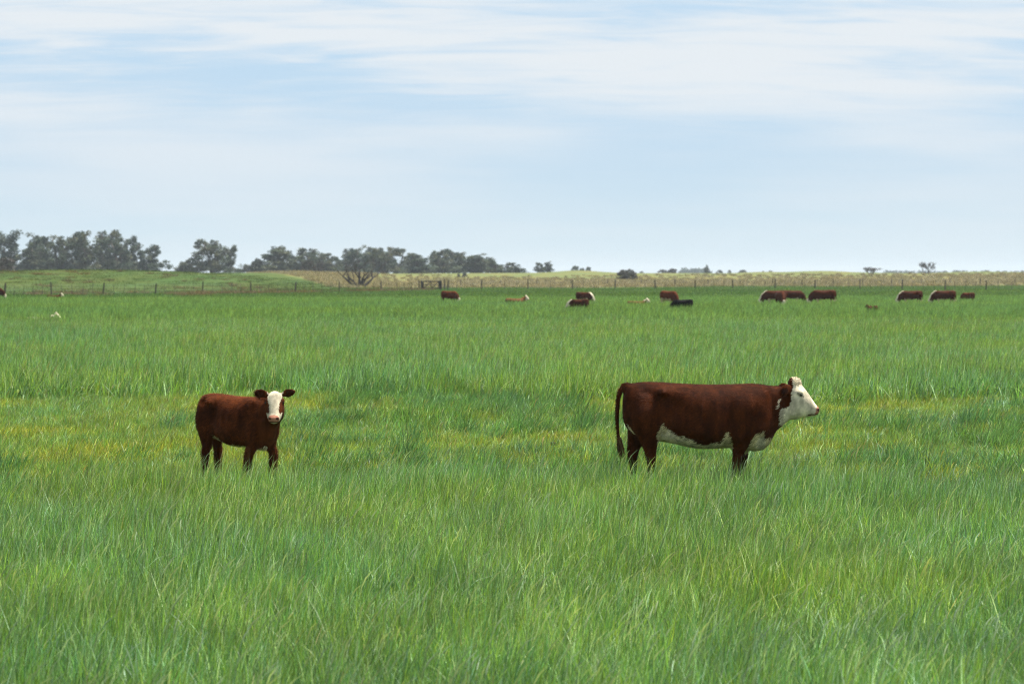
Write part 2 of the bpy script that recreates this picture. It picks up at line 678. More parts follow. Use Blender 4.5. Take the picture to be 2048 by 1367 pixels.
def scatter(name, pts, rot, scl, tile, coll, label, cat):
    me = bpy.data.meshes.new(name)
    pts = np.asarray(pts, dtype=np.float32)
    me.vertices.add(len(pts))
    me.vertices.foreach_set('co', pts.ravel())
    a = me.attributes.new('rot', 'FLOAT_VECTOR', 'POINT')
    a.data.foreach_set('vector', np.asarray(rot, dtype=np.float32).ravel())
    a = me.attributes.new('scl', 'FLOAT_VECTOR', 'POINT')
    a.data.foreach_set('vector', np.asarray(scl, dtype=np.float32).ravel())
    a = me.attributes.new('tile', 'INT', 'POINT')
    a.data.foreach_set('value', np.asarray(tile, dtype=np.int32))
    o = obj(name, me)
    g = bpy.data.node_groups.new(name, 'GeometryNodeTree')
    g.interface.new_socket('Geometry', in_out='INPUT', socket_type='NodeSocketGeometry')
    g.interface.new_socket('Geometry', in_out='OUTPUT', socket_type='NodeSocketGeometry')
    gi, go = g.nodes.new('NodeGroupInput'), g.nodes.new('NodeGroupOutput')
    ci = g.nodes.new('GeometryNodeCollectionInfo')
    ci.inputs['Collection'].default_value = coll
    ci.inputs['Separate Children'].default_value = True
    ci.inputs['Reset Children'].default_value = True
    iop = g.nodes.new('GeometryNodeInstanceOnPoints')
    iop.inputs['Pick Instance'].default_value = True
    mtp = g.nodes.new('GeometryNodeMeshToPoints')

    def named(nm, dt):
        q = g.nodes.new('GeometryNodeInputNamedAttribute')
        q.data_type = dt
        q.inputs['Name'].default_value = nm
        return q.outputs['Attribute']
    e2r = g.nodes.new('FunctionNodeEulerToRotation')
    g.links.new(named('rot', 'FLOAT_VECTOR'), e2r.inputs[0])
    g.links.new(gi.outputs[0], mtp.inputs['Mesh'])
    g.links.new(mtp.outputs[0], iop.inputs['Points'])
    g.links.new(ci.outputs[0], iop.inputs['Instance'])
    g.links.new(named('tile', 'INT'), iop.inputs['Instance Index'])
    g.links.new(e2r.outputs[0], iop.inputs['Rotation'])
    g.links.new(named('scl', 'FLOAT_VECTOR'), iop.inputs['Scale'])
    g.links.new(iop.outputs[0], go.inputs[0])
    md = o.modifiers.new('scatter', 'NODES')
    md.node_group = g
    tag(o, label, cat, kind='stuff')
    return o


def field_points(d0, d1, step, margin=3.0, keep=None, r=rng):
    pts = []
    y = d0
    while y < d1:
        hw = 0.2125 * y + margin
        n = int(2 * hw / step) + 1
        xs = -hw + (np.arange(n) + r.random()) * step
        p = np.stack([xs + r.uniform(-.4, .4, n) * step, y + r.uniform(-.4, .4, n) * step], 1)
        pts.append(p)
        y += step
    p = np.concatenate(pts)
    if keep is not None:
        p = p[keep(p[:, 0], p[:, 1])]
    return p


def near_edge(x):     # where the tall grass in front of the cattle ends
    return 26.1 + 1.7 * (vnoise(x, 0, 0.35, 4) - 0.5) - 0.9 * sstep(3.6, 5.5, x)


def back_edge(x):     # where the tall stand behind the cattle begins
    return 47.5 + 7.0 * (fbm(x, 0, 0.16, 6) - 0.5)


def do_scatter(name, p, coll, ntile, label, cat, zs=(0.85, 1.15), rotj=0.35, xy=(0.9, 1.1), zmul=None, r=rng, dz=0.0):
    n = len(p)
    z = terrain(p[:, 0], p[:, 1]) + dz
    rot = np.zeros((n, 3))
    rot[:, 2] = r.normal(0, rotj, n)
    s = np.ones((n, 3))
    k = r.uniform(*xy, n)
    s[:, 0] = k
    s[:, 1] = k * np.where(r.random(n) < 0.5, 1, -1)
    s[:, 2] = r.uniform(*zs, n) * (zmul if zmul is not None else 1.0)
    return scatter(name, np.stack([p[:, 0], p[:, 1], z], 1), rot, s, r.integers(0, ntile, n), coll, label, cat)


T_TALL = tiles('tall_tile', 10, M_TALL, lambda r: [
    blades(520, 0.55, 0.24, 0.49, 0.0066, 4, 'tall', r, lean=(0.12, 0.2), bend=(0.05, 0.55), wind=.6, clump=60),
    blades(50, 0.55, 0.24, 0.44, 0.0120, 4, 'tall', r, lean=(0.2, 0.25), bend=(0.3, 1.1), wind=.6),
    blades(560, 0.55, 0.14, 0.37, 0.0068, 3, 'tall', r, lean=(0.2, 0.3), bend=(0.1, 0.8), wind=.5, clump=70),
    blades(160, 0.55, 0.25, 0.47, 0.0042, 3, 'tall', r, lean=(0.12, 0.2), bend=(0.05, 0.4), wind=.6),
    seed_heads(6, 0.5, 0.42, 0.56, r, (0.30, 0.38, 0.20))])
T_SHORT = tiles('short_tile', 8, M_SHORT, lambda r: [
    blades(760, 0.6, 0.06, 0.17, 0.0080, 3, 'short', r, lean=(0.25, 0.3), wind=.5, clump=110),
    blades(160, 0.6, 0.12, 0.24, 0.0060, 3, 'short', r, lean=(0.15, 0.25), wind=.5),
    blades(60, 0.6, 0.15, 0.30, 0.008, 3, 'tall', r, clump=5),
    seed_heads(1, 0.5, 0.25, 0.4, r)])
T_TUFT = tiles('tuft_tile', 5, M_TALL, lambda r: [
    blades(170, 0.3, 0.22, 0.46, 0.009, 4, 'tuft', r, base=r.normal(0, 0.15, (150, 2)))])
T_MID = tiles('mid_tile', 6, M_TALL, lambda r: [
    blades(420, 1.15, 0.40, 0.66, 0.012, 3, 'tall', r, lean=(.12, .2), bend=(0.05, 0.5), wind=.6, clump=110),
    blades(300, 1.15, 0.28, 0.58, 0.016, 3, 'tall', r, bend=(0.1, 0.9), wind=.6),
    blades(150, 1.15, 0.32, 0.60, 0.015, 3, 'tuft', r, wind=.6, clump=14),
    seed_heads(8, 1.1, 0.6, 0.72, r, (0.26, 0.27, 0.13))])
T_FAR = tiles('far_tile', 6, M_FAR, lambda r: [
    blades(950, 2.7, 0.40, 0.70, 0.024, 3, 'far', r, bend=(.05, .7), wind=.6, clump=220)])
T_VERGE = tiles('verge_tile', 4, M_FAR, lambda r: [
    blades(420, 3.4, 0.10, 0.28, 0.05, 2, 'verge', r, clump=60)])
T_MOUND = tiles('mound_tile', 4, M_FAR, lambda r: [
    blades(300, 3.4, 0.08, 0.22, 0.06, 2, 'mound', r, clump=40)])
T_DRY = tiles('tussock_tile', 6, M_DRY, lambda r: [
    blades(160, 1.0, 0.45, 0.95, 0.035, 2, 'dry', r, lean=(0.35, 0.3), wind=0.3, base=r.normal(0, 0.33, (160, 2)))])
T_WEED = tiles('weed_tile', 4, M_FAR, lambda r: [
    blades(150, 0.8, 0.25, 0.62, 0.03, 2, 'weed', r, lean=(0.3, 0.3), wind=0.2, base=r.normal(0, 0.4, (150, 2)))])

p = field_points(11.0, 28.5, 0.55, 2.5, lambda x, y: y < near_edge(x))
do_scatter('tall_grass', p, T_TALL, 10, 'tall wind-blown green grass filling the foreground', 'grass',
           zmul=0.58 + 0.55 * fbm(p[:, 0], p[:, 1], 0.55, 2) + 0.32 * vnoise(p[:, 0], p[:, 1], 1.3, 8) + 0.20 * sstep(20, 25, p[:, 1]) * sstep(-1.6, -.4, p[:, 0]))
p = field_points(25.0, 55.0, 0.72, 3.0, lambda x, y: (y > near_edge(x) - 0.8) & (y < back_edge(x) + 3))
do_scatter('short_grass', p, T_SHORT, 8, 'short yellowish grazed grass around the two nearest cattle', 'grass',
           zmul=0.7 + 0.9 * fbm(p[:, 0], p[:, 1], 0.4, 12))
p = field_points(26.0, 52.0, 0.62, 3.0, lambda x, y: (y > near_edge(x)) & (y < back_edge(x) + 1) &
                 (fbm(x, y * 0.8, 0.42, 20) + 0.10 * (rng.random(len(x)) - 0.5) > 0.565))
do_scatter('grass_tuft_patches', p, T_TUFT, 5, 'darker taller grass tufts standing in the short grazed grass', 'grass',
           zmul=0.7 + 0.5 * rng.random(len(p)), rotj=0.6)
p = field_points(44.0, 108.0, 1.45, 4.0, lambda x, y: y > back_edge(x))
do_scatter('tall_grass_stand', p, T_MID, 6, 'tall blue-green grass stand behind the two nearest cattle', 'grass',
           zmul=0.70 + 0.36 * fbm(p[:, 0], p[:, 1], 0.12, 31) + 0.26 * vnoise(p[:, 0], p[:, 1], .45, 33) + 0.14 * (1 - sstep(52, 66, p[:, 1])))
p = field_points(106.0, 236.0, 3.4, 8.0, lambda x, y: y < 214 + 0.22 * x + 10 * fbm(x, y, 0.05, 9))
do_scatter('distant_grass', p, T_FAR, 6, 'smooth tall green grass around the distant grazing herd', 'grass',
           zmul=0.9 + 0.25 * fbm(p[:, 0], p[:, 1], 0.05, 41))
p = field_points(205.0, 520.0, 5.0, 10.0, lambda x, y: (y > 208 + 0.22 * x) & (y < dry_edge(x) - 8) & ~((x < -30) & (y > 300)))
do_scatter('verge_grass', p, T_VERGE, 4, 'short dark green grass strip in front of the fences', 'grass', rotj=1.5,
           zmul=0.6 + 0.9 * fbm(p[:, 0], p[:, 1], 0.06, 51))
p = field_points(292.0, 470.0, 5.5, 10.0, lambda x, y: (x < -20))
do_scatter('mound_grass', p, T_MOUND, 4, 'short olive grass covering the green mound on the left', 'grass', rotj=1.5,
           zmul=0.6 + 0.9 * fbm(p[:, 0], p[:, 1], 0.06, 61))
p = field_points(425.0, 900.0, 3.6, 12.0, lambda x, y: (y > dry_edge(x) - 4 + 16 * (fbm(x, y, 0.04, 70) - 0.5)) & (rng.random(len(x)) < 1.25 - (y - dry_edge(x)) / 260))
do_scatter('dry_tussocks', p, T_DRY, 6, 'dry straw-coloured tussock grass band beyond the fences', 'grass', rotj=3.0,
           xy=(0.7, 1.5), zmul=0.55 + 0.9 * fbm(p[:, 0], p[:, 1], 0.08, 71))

# ------------------------------------------------------------------ cattle
RED = np.array([0.055, 0.0135, 0.0034])
WHITE = np.array([0.59, 0.51, 0.37])
BLACK = np.array([0.007, 0.006, 0.006])
PINK = np.array([0.38, 0.17, 0.11])


def U(u, v):          # reading of the side-on cow, metres: x forward, z up
    return ((u - 1000) / 781.0, (1178 - v) / 781.0)


def in_poly(x, z, poly):
    poly = np.array(poly)
    ins = np.zeros(len(x), dtype=bool)
    j = len(poly) - 1
    for i in range(len(poly)):
        xi, zi = poly[i]
        xj, zj = poly[j]
        c = ((zi > z) != (zj > z)) & (x < (xj - xi) * (z - zi) / (zj - zi + 1e-12) + xi)
        ins ^= c
        j = i
    return ins


def ering(c, a, b, n=22, e=2.3):
    c, a, b = np.array(c, float), np.array(a, float), np.array(b, float)
    out = []
    for k in range(n):
        t = 2 * math.pi * k / n
        ct, st = math.cos(t), math.sin(t)
        out.append(tuple(c + a * math.copysign(abs(ct) ** (2 / e), ct) + b * math.copysign(abs(st) ** (2 / e), st)))
    return out


# x, top, bottom, half width
TORSO = [(-1.025, 1.12, 0.93, 0.07), (-1.005, 1.22, 0.85, 0.14), (-0.965, 1.285, 0.79, 0.195), (-0.88, 1.315, 0.73, 0.24), (-0.75, 1.322, 0.685, 0.262),
         (-0.6, 1.318, 0.668, 0.27), (-0.45, 1.305, 0.640, 0.29), (-0.3, 1.298, 0.602, 0.325), (-0.15, 1.292, 0.585, 0.348), (0.0, 1.290, 0.590, 0.350),
         (0.14, 1.293, 0.600, 0.335), (0.28, 1.300, 0.585, 0.295), (0.40, 1.303, 0.560, 0.265), (0.50, 1.295, 0.565, 0.235), (0.575, 1.28, 0.635, 0.195),
         (0.63, 1.25, 0.74, 0.145), (0.66, 1.18, 0.86, 0.09)]
HEAD = [((-.03, .00), (-.09, -.33), .085), ((.00, .030), (-.06, -.365), .105), ((.055, .050), (-.01, -.378), .118), ((.114, .022), (.04, -.378), .124),
        ((.162, -.034), (.10, -.362), .112), ((.211, -.100), (.165, -.348), .091), ((.250, -.162), (.22, -.342), .076), ((.281, -.208), (.258, -.340), .072),
        ((.308, -.236), (.290, -.328), .065), ((.324, -.254), (.310, -.306), .046)]
P0 = (0.80, 1.28)
LEGS = {
    'hn': [(-.76, 1.05, .20, .13), (-.775, .90, .175, .135), (-.765, .746, .125, .10), (-.737, .61, .083, .07), (-.728, .53, .062, .055), (-.72, .455, .045, .04), (-.715, .30, .036, .034),
           (-.71, .16, .045, .042), (-.70, .09, .042, .04), (-.69, .05, .06, .052), (-.685, .0, .066, .056)],
    'hf': [(-.78, 1.05, .19, .13), (-.80, .90, .17, .135), (-.845, .75, .125, .10), (-.885, .62, .090, .07), (-.905, .56, .072, .055), (-.91, .45, .045, .04), (-.90, .30, .036, .034),
           (-.89, .16, .045, .042), (-.88, .09, .042, .04), (-.87, .05, .06, .052), (-.865, .0, .066, .056)],
    'fn': [(.34, 1.05, .17, .10), (.30, .85, .15, .105), (.25, .66, .10, .075), (.225, .54, .062, .052), (.205, .42, .048, .045), (.20, .37, .050, .047), (.195, .28, .034, .034),
           (.195, .15, .042, .040), (.205, .09, .040, .038), (.215, .05, .06, .052), (.22, .0, .066, .056)],
    'ff': [(.36, 1.05, .17, .10), (.35, .85, .15, .105), (.32, .66, .10, .075), (.305, .54, .062, .052), (.295, .42, .048, .045), (.29, .37, .050, .047), (.285, .28, .034, .034),
           (.285, .15, .042, .040), (.295, .09, .040, .038), (.305, .05, .06, .052), (.31, .0, .066, .056)],
}


# side relief of the trunk: x, z, radius x, radius z, outward shift
MUSCLE = [(-.47, 1.06, .11, .13, -.055), (-.52, .80, .07, .10, -.025), (.13, .92, .055, .24, -.034), (.585, 1.06, .045, .17, -.030), (-.83, .95, .13, .18, .030), (-.10, .76, .30, .13, .030),
          (-.60, 1.225, .055, .045, .038), (-.77, 1.215, .075, .05, -.026), (.47, .80, .07, .09, .030), (.27, .70, .06, .06, .022), (.33, 1.08, .08, .12, .020), (-.66, .76, .05, .12, .022),
          (-.02, 1.0, .03, .17, .009), (.06, 1.0, .03, .17, -.007), (-.10, 1.0, .03, .17, -.007), (-.18, 1.0, .03, .17, .008), (-.26, 1.0, .03, .16, -.008), (.40, .98, .03, .16, -.014)]


def rotz(a):
    return np.array([[math.cos(a), -math.sin(a), 0], [math.sin(a), math.cos(a), 0], [0, 0, 1]])


def roty(a):          # positive = nose down
    return np.array([[math.cos(a), 0, math.sin(a)], [0, 1, 0], [-math.sin(a), 0, math.cos(a)]])


def build_cow(voxel, tmap, hs, head_at, yaw, pitch, legs=True, legmap=None, neck0=None, nr0=(0.33, 0.19), ears=None, tail=None, lying=False, nsm=4, poll=True, lumps=True, neckmid=None, relax=None, earw=1.0, sculpt=None):
    """tmap: (x,z,y)->scaled torso coords; returns mesh (in cow space) + head matrix"""
    mb = MB()
    rings = []
    for (x, t, b, h) in TORSO:
        X, T, B, H = tmap(x, t, b, h)
        rings.append(ering((X, 0, (T + B) / 2), (0, H, 0), (0, 0, (T - B) / 2), 26, 2.35))
    mb.loft(rings)
    Rm = rotz(yaw) @ roty(pitch)
    hp = np.array(head_at, float)

    def H(x, y, z):
        return hp + Rm @ (np.array([x, y, z]) * hs)
    # head
    rings = []
    for (up, lo, hw) in HEAD:
        u, l = np.array([up[0], 0, up[1]]), np.array([lo[0], 0, lo[1]])
        c = (u + l) / 2
        b = (u - l) / 2
        a = np.array([0, hw, 0])
        rg = ering(c, a, b, 22, 2.2)
        rings.append([tuple(H(*q)) for q in rg])
    mb.loft(rings)
    # brow, cheek and muzzle lumps
    def ball(c, r, n=10):
        c = np.array(c, float)
        rr = []
        for i in range(1, n):
            ph = math.pi * i / n
            rr.append([tuple(H(*(c + np.array([r[0] * math.sin(ph) * math.cos(q), r[1] * math.sin(ph) * math.sin(q), r[2] * math.cos(ph)])))) for q in [2 * math.pi * k / 12 for k in range(12)]])
        mb.loft(rr)
    for s in (-1, 1):
        ball((.085, s * .088, -.075), (.055, .042, .04))
        ball((.03, s * .075, -.24), (.075, .04, .10))
        ball((.285, s * .040, -.262), (.035, .032, .035))
    if poll:
        ball((.048, 0, .032), (.075, .080, .055))
        ball((.056, 0.010, .048), (.055, .055, .038))
    # ears
    for s, e in zip((-1, 1), ears or ((-.30, -.90, -.02), (-.30, .90, -.02))):
        d = np.array(e, float)
        d /= np.linalg.norm(d)
        wv = np.cross(d, np.array([0.75, s * .5, 0.1]))
        wv /= np.linalg.norm(wv)
        tv = np.cross(d, wv)
        b0 = np.array([-.005, s * .075, -.015])
        rg = []
        for (q, ww) in ((0, .028), (.035, .042), (.075, .058), (.115, .060), (.15, .048), (.178, .028), (.192, .010)):
            rg.append([tuple(H(*pp)) for pp in ering(b0 + d * q - tv * 0.012 * math.sin(q * 16), wv * ww * earw, tv * .015, 12, 2.0)])
        mb.loft(rg)
    # neck
    n0 = np.array(neck0, float)
    n1 = hp + Rm @ (np.array([-.03, 0, -.165]) * hs)
    nm = (n0 + n1) / 2 if neckmid is None else np.array(neckmid, float)
    rings = []
    K = 8
    for k in range(K + 1):
        t = k / K
        c = (1 - t) ** 2 * n0 + 2 * t * (1 - t) * nm + t * t * n1
        dv = 2 * (1 - t) * (nm - n0) + 2 * t * (n1 - nm)
        dv /= np.linalg.norm(dv) + 1e-9
        side = np.cross(np.array([0, 0, 1.0]), dv)
        side /= np.linalg.norm(side) + 1e-9
        upv = np.cross(dv, side)
        rv = nr0[0] * (1 - t) + 0.185 * hs * t
        rh = nr0[1] * (1 - t) + 0.105 * hs * t
        rings.append(ering(c, side * rh, upv * rv, 20, 2.2))
    mb.loft(rings)
    if legs:
        for key, sy in (('hn', -1), ('hf', 1), ('fn', -1), ('ff', 1)):
            rings = []
            off = 0.150 if key[0] == 'h' else 0.150
            for i, (x, z, rx, ry) in enumerate(LEGS[key]):
                X, Z, RX, RY, OY = legmap(x, z, rx, ry, off)
                rings.append(ering((X, sy * OY, Z), (RX, 0, 0), (0, RY, 0), 14, 2.1))
            mb.loft(rings)
    if lying:
        for s in (-1, 1):
            for (cx, cz, rx, rz) in ((-0.55, .20, .34, .20), (.30, .14, .26, .12)):
                rr = []
                for i in range(1, 9):
                    ph = math.pi * i / 9
                    rr.append([(cx + rx * math.sin(ph) * math.cos(q), s * .24 + .14 * math.sin(ph) * math.sin(q), cz + rz * math.cos(ph)) for q in [2 * math.pi * k / 12 for k in range(12)]])
                mb.loft(rr)
    if lumps:
        def lump(c, r):
            X, T, B, Hh = tmap(c[0], c[2], c[2], c[1])
            kx = abs(tmap(c[0] + r[0], 1, 1, 1)[0] - X)
            rr = []
            for s in (-1, 1):
                rr = []
                for i in range(1, 9):
                    ph = math.pi * i / 9
                    rr.append([(X + kx * math.sin(ph) * math.cos(q), s * (Hh + r[1] * math.sin(ph) * math.sin(q)), T + r[2] * math.cos(ph)) for q in [2 * math.pi * k / 12 for k in range(12)]])
                mb.loft(rr)
        lump((.36, .165, .93), (.17, .085, .28))
        lump((-.60, .19, 1.20), (.11, .065, .07))
        lump((-.80, .145, .98), (.19, .09, .26))
        lump((-.93, .06, 1.25), (.06, .05, .05))
    if tail:
        mb.tube(tail[0], tail[1], 8)
    tmp = bpy.data.objects.new('tmp', mb.mesh('tmp'))
    C.objects.link(tmp)
    rm = tmp.modifiers.new('r', 'REMESH')
    rm.mode = 'VOXEL'
    rm.voxel_size = voxel
    sm = tmp.modifiers.new('s', 'SMOOTH')
    sm.factor = 0.5
    sm.iterations = nsm
    dg = bpy.context.evaluated_depsgraph_get()
    me = bpy.data.meshes.new_from_object(tmp.evaluated_get(dg))
    old = tmp.data
    bpy.data.objects.remove(tmp)
    bpy.data.meshes.remove(old)
    me.polygons.foreach_set('use_smooth', np.ones(len(me.polygons), dtype=bool))
    V = np.empty(len(me.vertices) * 3, dtype=np.float32)
    me.vertices.foreach_get('co', V)
    V = V.reshape(-1, 3)
    hv = ((V - hp) @ Rm) / hs        # head frame
    if relax:
        # relax the trunk only, so that muscles flow into each other
        ed = np.empty(len(me.edges) * 2, dtype=np.int32)
        me.edges.foreach_get('vertices', ed)
        ed = ed.reshape(-1, 2)
        cnt = np.bincount(ed.ravel(), minlength=len(V)).astype(float)[:, None]
        z0, x0, it = relax
        wgt = (sstep(z0, z0 + .08, V[:, 2]) * (1 - sstep(-.14, -.07, hv[:, 0])) * sstep(x0, x0 + .03, V[:, 0]))[:, None]
        Vd = V.astype(np.float64)
        for _ in range(it):
            acc = np.zeros_like(Vd)
            np.add.at(acc, ed[:, 0], Vd[ed[:, 1]])
            np.add.at(acc, ed[:, 1], Vd[ed[:, 0]])
            Vd = Vd + (acc / cnt - Vd) * 0.6 * wgt
        V = Vd.astype(np.float32)
        me.vertices.foreach_set('co', V.ravel())
        me.update()
        hv = ((V - hp) @ Rm) / hs
    if sculpt:
        V = V.copy()
        tx, tzf = sculpt
        for (cx, cz, rx, rz, a) in MUSCLE:
            X, Z = tx(cx), tzf(cz)
            kx, kz = abs(tx(cx + rx) - X), abs(tzf(cz + rz) - Z)
            g = np.exp(-((V[:, 0] - X) / kx) ** 2 - ((V[:, 2] - Z) / kz) ** 2) * np.clip(np.abs(V[:, 1]) / .10, 0, 1) * (hv[:, 0] < -.12)
            V[:, 1] += np.sign(V[:, 1]) * a * g
        me.vertices.foreach_set('co', V.ravel())
        me.update()
    return me, V, hv, (hp, Rm, hs)


def face_detail(col, hv):
    """pink nose, nostrils, mouth line, eyelids: hv in head frame"""
    x, y, z = hv[:, 0], hv[:, 1], hv[:, 2]
    head = (x > 0.02) & (np.abs(y) < 0.16) & (z < 0.1) & (z > -0.40)
    nose = head & (x > 0.276 + 0.25 * (z + 0.27)) & (z > -0.315) & (z < -0.215)
    col[nose] = PINK
    for s in (-1, 1):
        nos = head & (((x - 0.308) / 0.020) ** 2 + ((y - s * 0.050) / 0.026) ** 2 + ((z + 0.262) / 0.017) ** 2 < 1)
        col[nos] = (0.05, 0.02, 0.015)
        lid = head & (((x - .100) / .044) ** 2 + ((z + .098 + (x - .10) * .5) / .017) ** 2 < 1) & (s * y > 0.05)
        col[lid] = col[lid] * 0.38
    mouth = head & (x > 0.19) & (np.abs(z + 0.322 - (x - .19) * 0.10) < 0.0075)
    col[mouth] = (0.09, 0.05, 0.035)
    return col


def eyes(parent, fr, wall=True):
    hp, Rm, hs = fr
    for s in (-1, 1):
        me_ = MB()
        rr = []
        for i in range(1, 8):
            ph = math.pi * i / 8
            rr.append([(0.018 * math.sin(ph) * math.cos(q), 0.016 * math.sin(ph) * math.sin(q), 0.013 * math.cos(ph)) for q in [2 * math.pi * k / 12 for k in range(12)]])
        me_.loft(rr)
        o = obj('eye', me_.mesh('eye', M_EYE, True), parent)
        o.location = hp + Rm @ (np.array([.105, s * .112, -.098]) * hs)
        o.rotation_euler = (0, 0, math.atan2(Rm[1, 0], Rm[0, 0]))
        o.scale = (hs, hs, hs)


def hair_cards(name, parent, V, me, col, r, n, lng, wid, dirf, lift=0.25, sel=None, up=None):
    """thin hair blades laid along the coat"""
    npoly = len(me.polygons)
    lt = np.empty(npoly, dtype=np.int32)
    ls = np.empty(npoly, dtype=np.int32)
    me.polygons.foreach_get('loop_total', lt)
    me.polygons.foreach_get('loop_start', ls)
    li = np.empty(len(me.loops), dtype=np.int32)
    me.loops.foreach_get('vertex_index', li)
    nrm = np.empty(npoly * 3, dtype=np.float32)
    me.polygons.foreach_get('normal', nrm)
    nrm = nrm.reshape(-1, 3)
    ok = np.where(lt == 4)[0]
    if sel is not None:
        ok = ok[sel(V[li[ls[ok]]])]
    f = r.choice(ok, n)
    a, b, c_ = li[ls[f]], li[ls[f] + 1], li[ls[f] + 2]
    u = r.random((n, 1))
    v = r.random((n, 1))
    P = V[a] + (V[b] - V[a]) * u + (V[c_] - V[b]) * v
    nn = nrm[f]
    d = dirf(P) + r.normal(0, 0.28, (n, 3))
    d = d - (d * nn).sum(1, keepdims=True) * nn
    d /= np.linalg.norm(d, axis=1, keepdims=True) + 1e-9
    d = d + nn * lift * r.uniform(0.5, 1.5, (n, 1))
    d /= np.linalg.norm(d, axis=1, keepdims=True)
    sd_ = np.cross(d, nn)
    Lh = lng * r.uniform(0.6, 1.3, (n, 1))
    tip = P + d * Lh
    Vh = np.stack([P - sd_ * wid * .5, P + sd_ * wid * .5, tip], 1).reshape(-1, 3)
    K = np.repeat(col[a] * r.uniform(0.5, 1.65, (n, 1)), 3, axis=0)
    i0 = np.arange(n) * 3
    mh = np_mesh(name, Vh, [np.stack([i0, i0 + 1, i0 + 2], 1)], K, False, M_COAT)
    o = obj(name, mh, parent)
    o['kind'] = 'stuff'
    return o


def hoof_parts(parent, legmap):
    for key, sy in (('hn', -1), ('hf', 1), ('fn', -1), ('ff', 1)):
        x, z, rx, ry = LEGS[key][-1]
        X, Z, RX, RY, OY = legmap(x, z, rx, ry, 0.15)
        mb = MB()
        mb.loft([ering((0.012, 0, -0.005), (RX * 1.12, 0, 0), (0, RY * 1.12, 0), 14), ering((0.0, 0, 0.05), (RX * .95, 0, 0), (0, RY * .98, 0), 14)])
        obj('hoof', mb.mesh('hoof', M_HOOF), parent, (X, sy * OY, Z))


# ---- the big cow on the right, side on
def tm_cow(x, t, b, h):
    return x, t, b, h


def lm_cow(x, z, rx, ry, oy):
    return x, z, rx, ry, oy


COW_D = 26.4
tail_pts = [(-.95, 0, 1.30), (-1.005, 0, 1.285), (-1.055, -.01, 1.22), (-1.08, -.02, 1.12), (-1.088, -.03, .95), (-1.085, -.03, .82), (-1.07, -.03, .68)]
me, V, hv, fr = build_cow(0.0125, tm_cow, 1.0, (0.80, 0, 1.28), 0.0, 0.0, legmap=lm_cow, neck0=(0.40, 0, 0.96), nr0=(0.315, 0.21),
                          relax=(.48, -1.03, 30), sculpt=(lambda q: q, lambda q: q), earw=1.2, ears=((-.72, -.62, -.30), (-.72, .62, -.30)), tail=(tail_pts, [.035, .034, .028, .024, .021, .019, .016]))
x, y, z = V[:, 0], V[:, 1], V[:, 2]
col = np.repeat(RED[None], len(V), 0)
jx = (fbm(x * 3 + y, z * 3, 6, 2) - 0.5) * 0.030 + rng.normal(0, .005, len(V))
jz = (fbm(x * 3, z * 3 + y, 6, 5) - 0.5) * 0.030 + (vnoise(x, z, 60, 3) - .5) * .035 + rng.normal(0, .007, len(V))
xx, zz = x + jx, z + jz
belly = [U(*q) for q in [(525, 492), (490, 560), (480, 620), (490, 700), (800, 780), (1120, 780), (1118, 660), (1105, 605), (1085, 565), (1045, 590), (1035, 645), (970, 665), (835, 672), (800, 640), (740, 618), (670, 605), (620, 570), (560, 530)]]
brisk = [U(*q) for q in [(1290, 608), (1385, 552), (1390, 610), (1402, 635), (1480, 615), (1500, 700), (1400, 820), (1240, 800), (1250, 740), (1268, 670)]]
facep = [U(*q) for q in [(1640, 60), (1643, 180), (1625, 240), (1628, 300), (1605, 350), (1585, 362), (1535, 368), (1532, 400), (1526, 505), (1700, 560), (1950, 500), (1950, 300), (1800, 60)]]
sliv = [U(*q) for q in [(1545, 278), (1520, 305), (1508, 366), (1528, 362), (1530, 310)]]
sliv2 = [U(*q) for q in [(228, 498), (236, 500), (270, 550), (308, 596), (296, 594), (258, 556)]]
wmask = in_poly(xx, zz, belly) | in_poly(xx, zz, brisk) | in_poly(x + jx * .6, z + jz * .6, facep) | in_poly(x, z, sliv) | (in_poly(x, z, sliv2) & (y < 0))
wmask &= ~((x > -0.66 - .02) & (x < -0.62) & (z < 0.62) & (np.abs(y) > .3))
ear = (((np.abs(hv[:, 1]) > .112) & (hv[:, 0] < .02)) | ((np.abs(hv[:, 1]) > .140) & (hv[:, 0] < .06))) & (hv[:, 2] > -.10) & (hv[:, 0] > -.2)
wmask &= ~ear
legm = (z < 0.52) & (x < 0.36)
wmask &= ~legm
col[wmask] = WHITE
# yellow-brown staining under the belly and chest
st = wmask & (x < 0.6) & (fbm(x, z + y, 5, 9) > 0.56)
col[st] = np.array([0.48, 0.40, 0.23])
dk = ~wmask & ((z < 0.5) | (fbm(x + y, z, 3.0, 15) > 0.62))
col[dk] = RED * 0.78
inner = ear & (((hv[:, 0] + .078) / .040) ** 2 + ((hv[:, 2] + .050) / .036) ** 2 < 1) & (np.abs(hv[:, 1]) > .10)
col[ear] = RED * 1.15
col[inner] = RED * 0.30
col = face_detail(col, hv)
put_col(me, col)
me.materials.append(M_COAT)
cow = empty('cow', (at(1434, COW_D), COW_D, 0))
tag(cow, 'large red-brown cow with white face standing side-on at right, facing right', 'cow')
obj('body', me, cow)
eyes(cow, fr)
hoof_parts(cow, lm_cow)
r1 = np.random.default_rng(3)
dir_body = lambda P: np.stack([-np.ones(len(P)), np.zeros(len(P)), -0.55 * np.ones(len(P))], 1)
hair_cards('coat_hair', cow, V, me, col, r1, 60000, 0.030, 0.0050, dir_body, 0.26, sel=lambda P: P[:, 0] < 0.74)
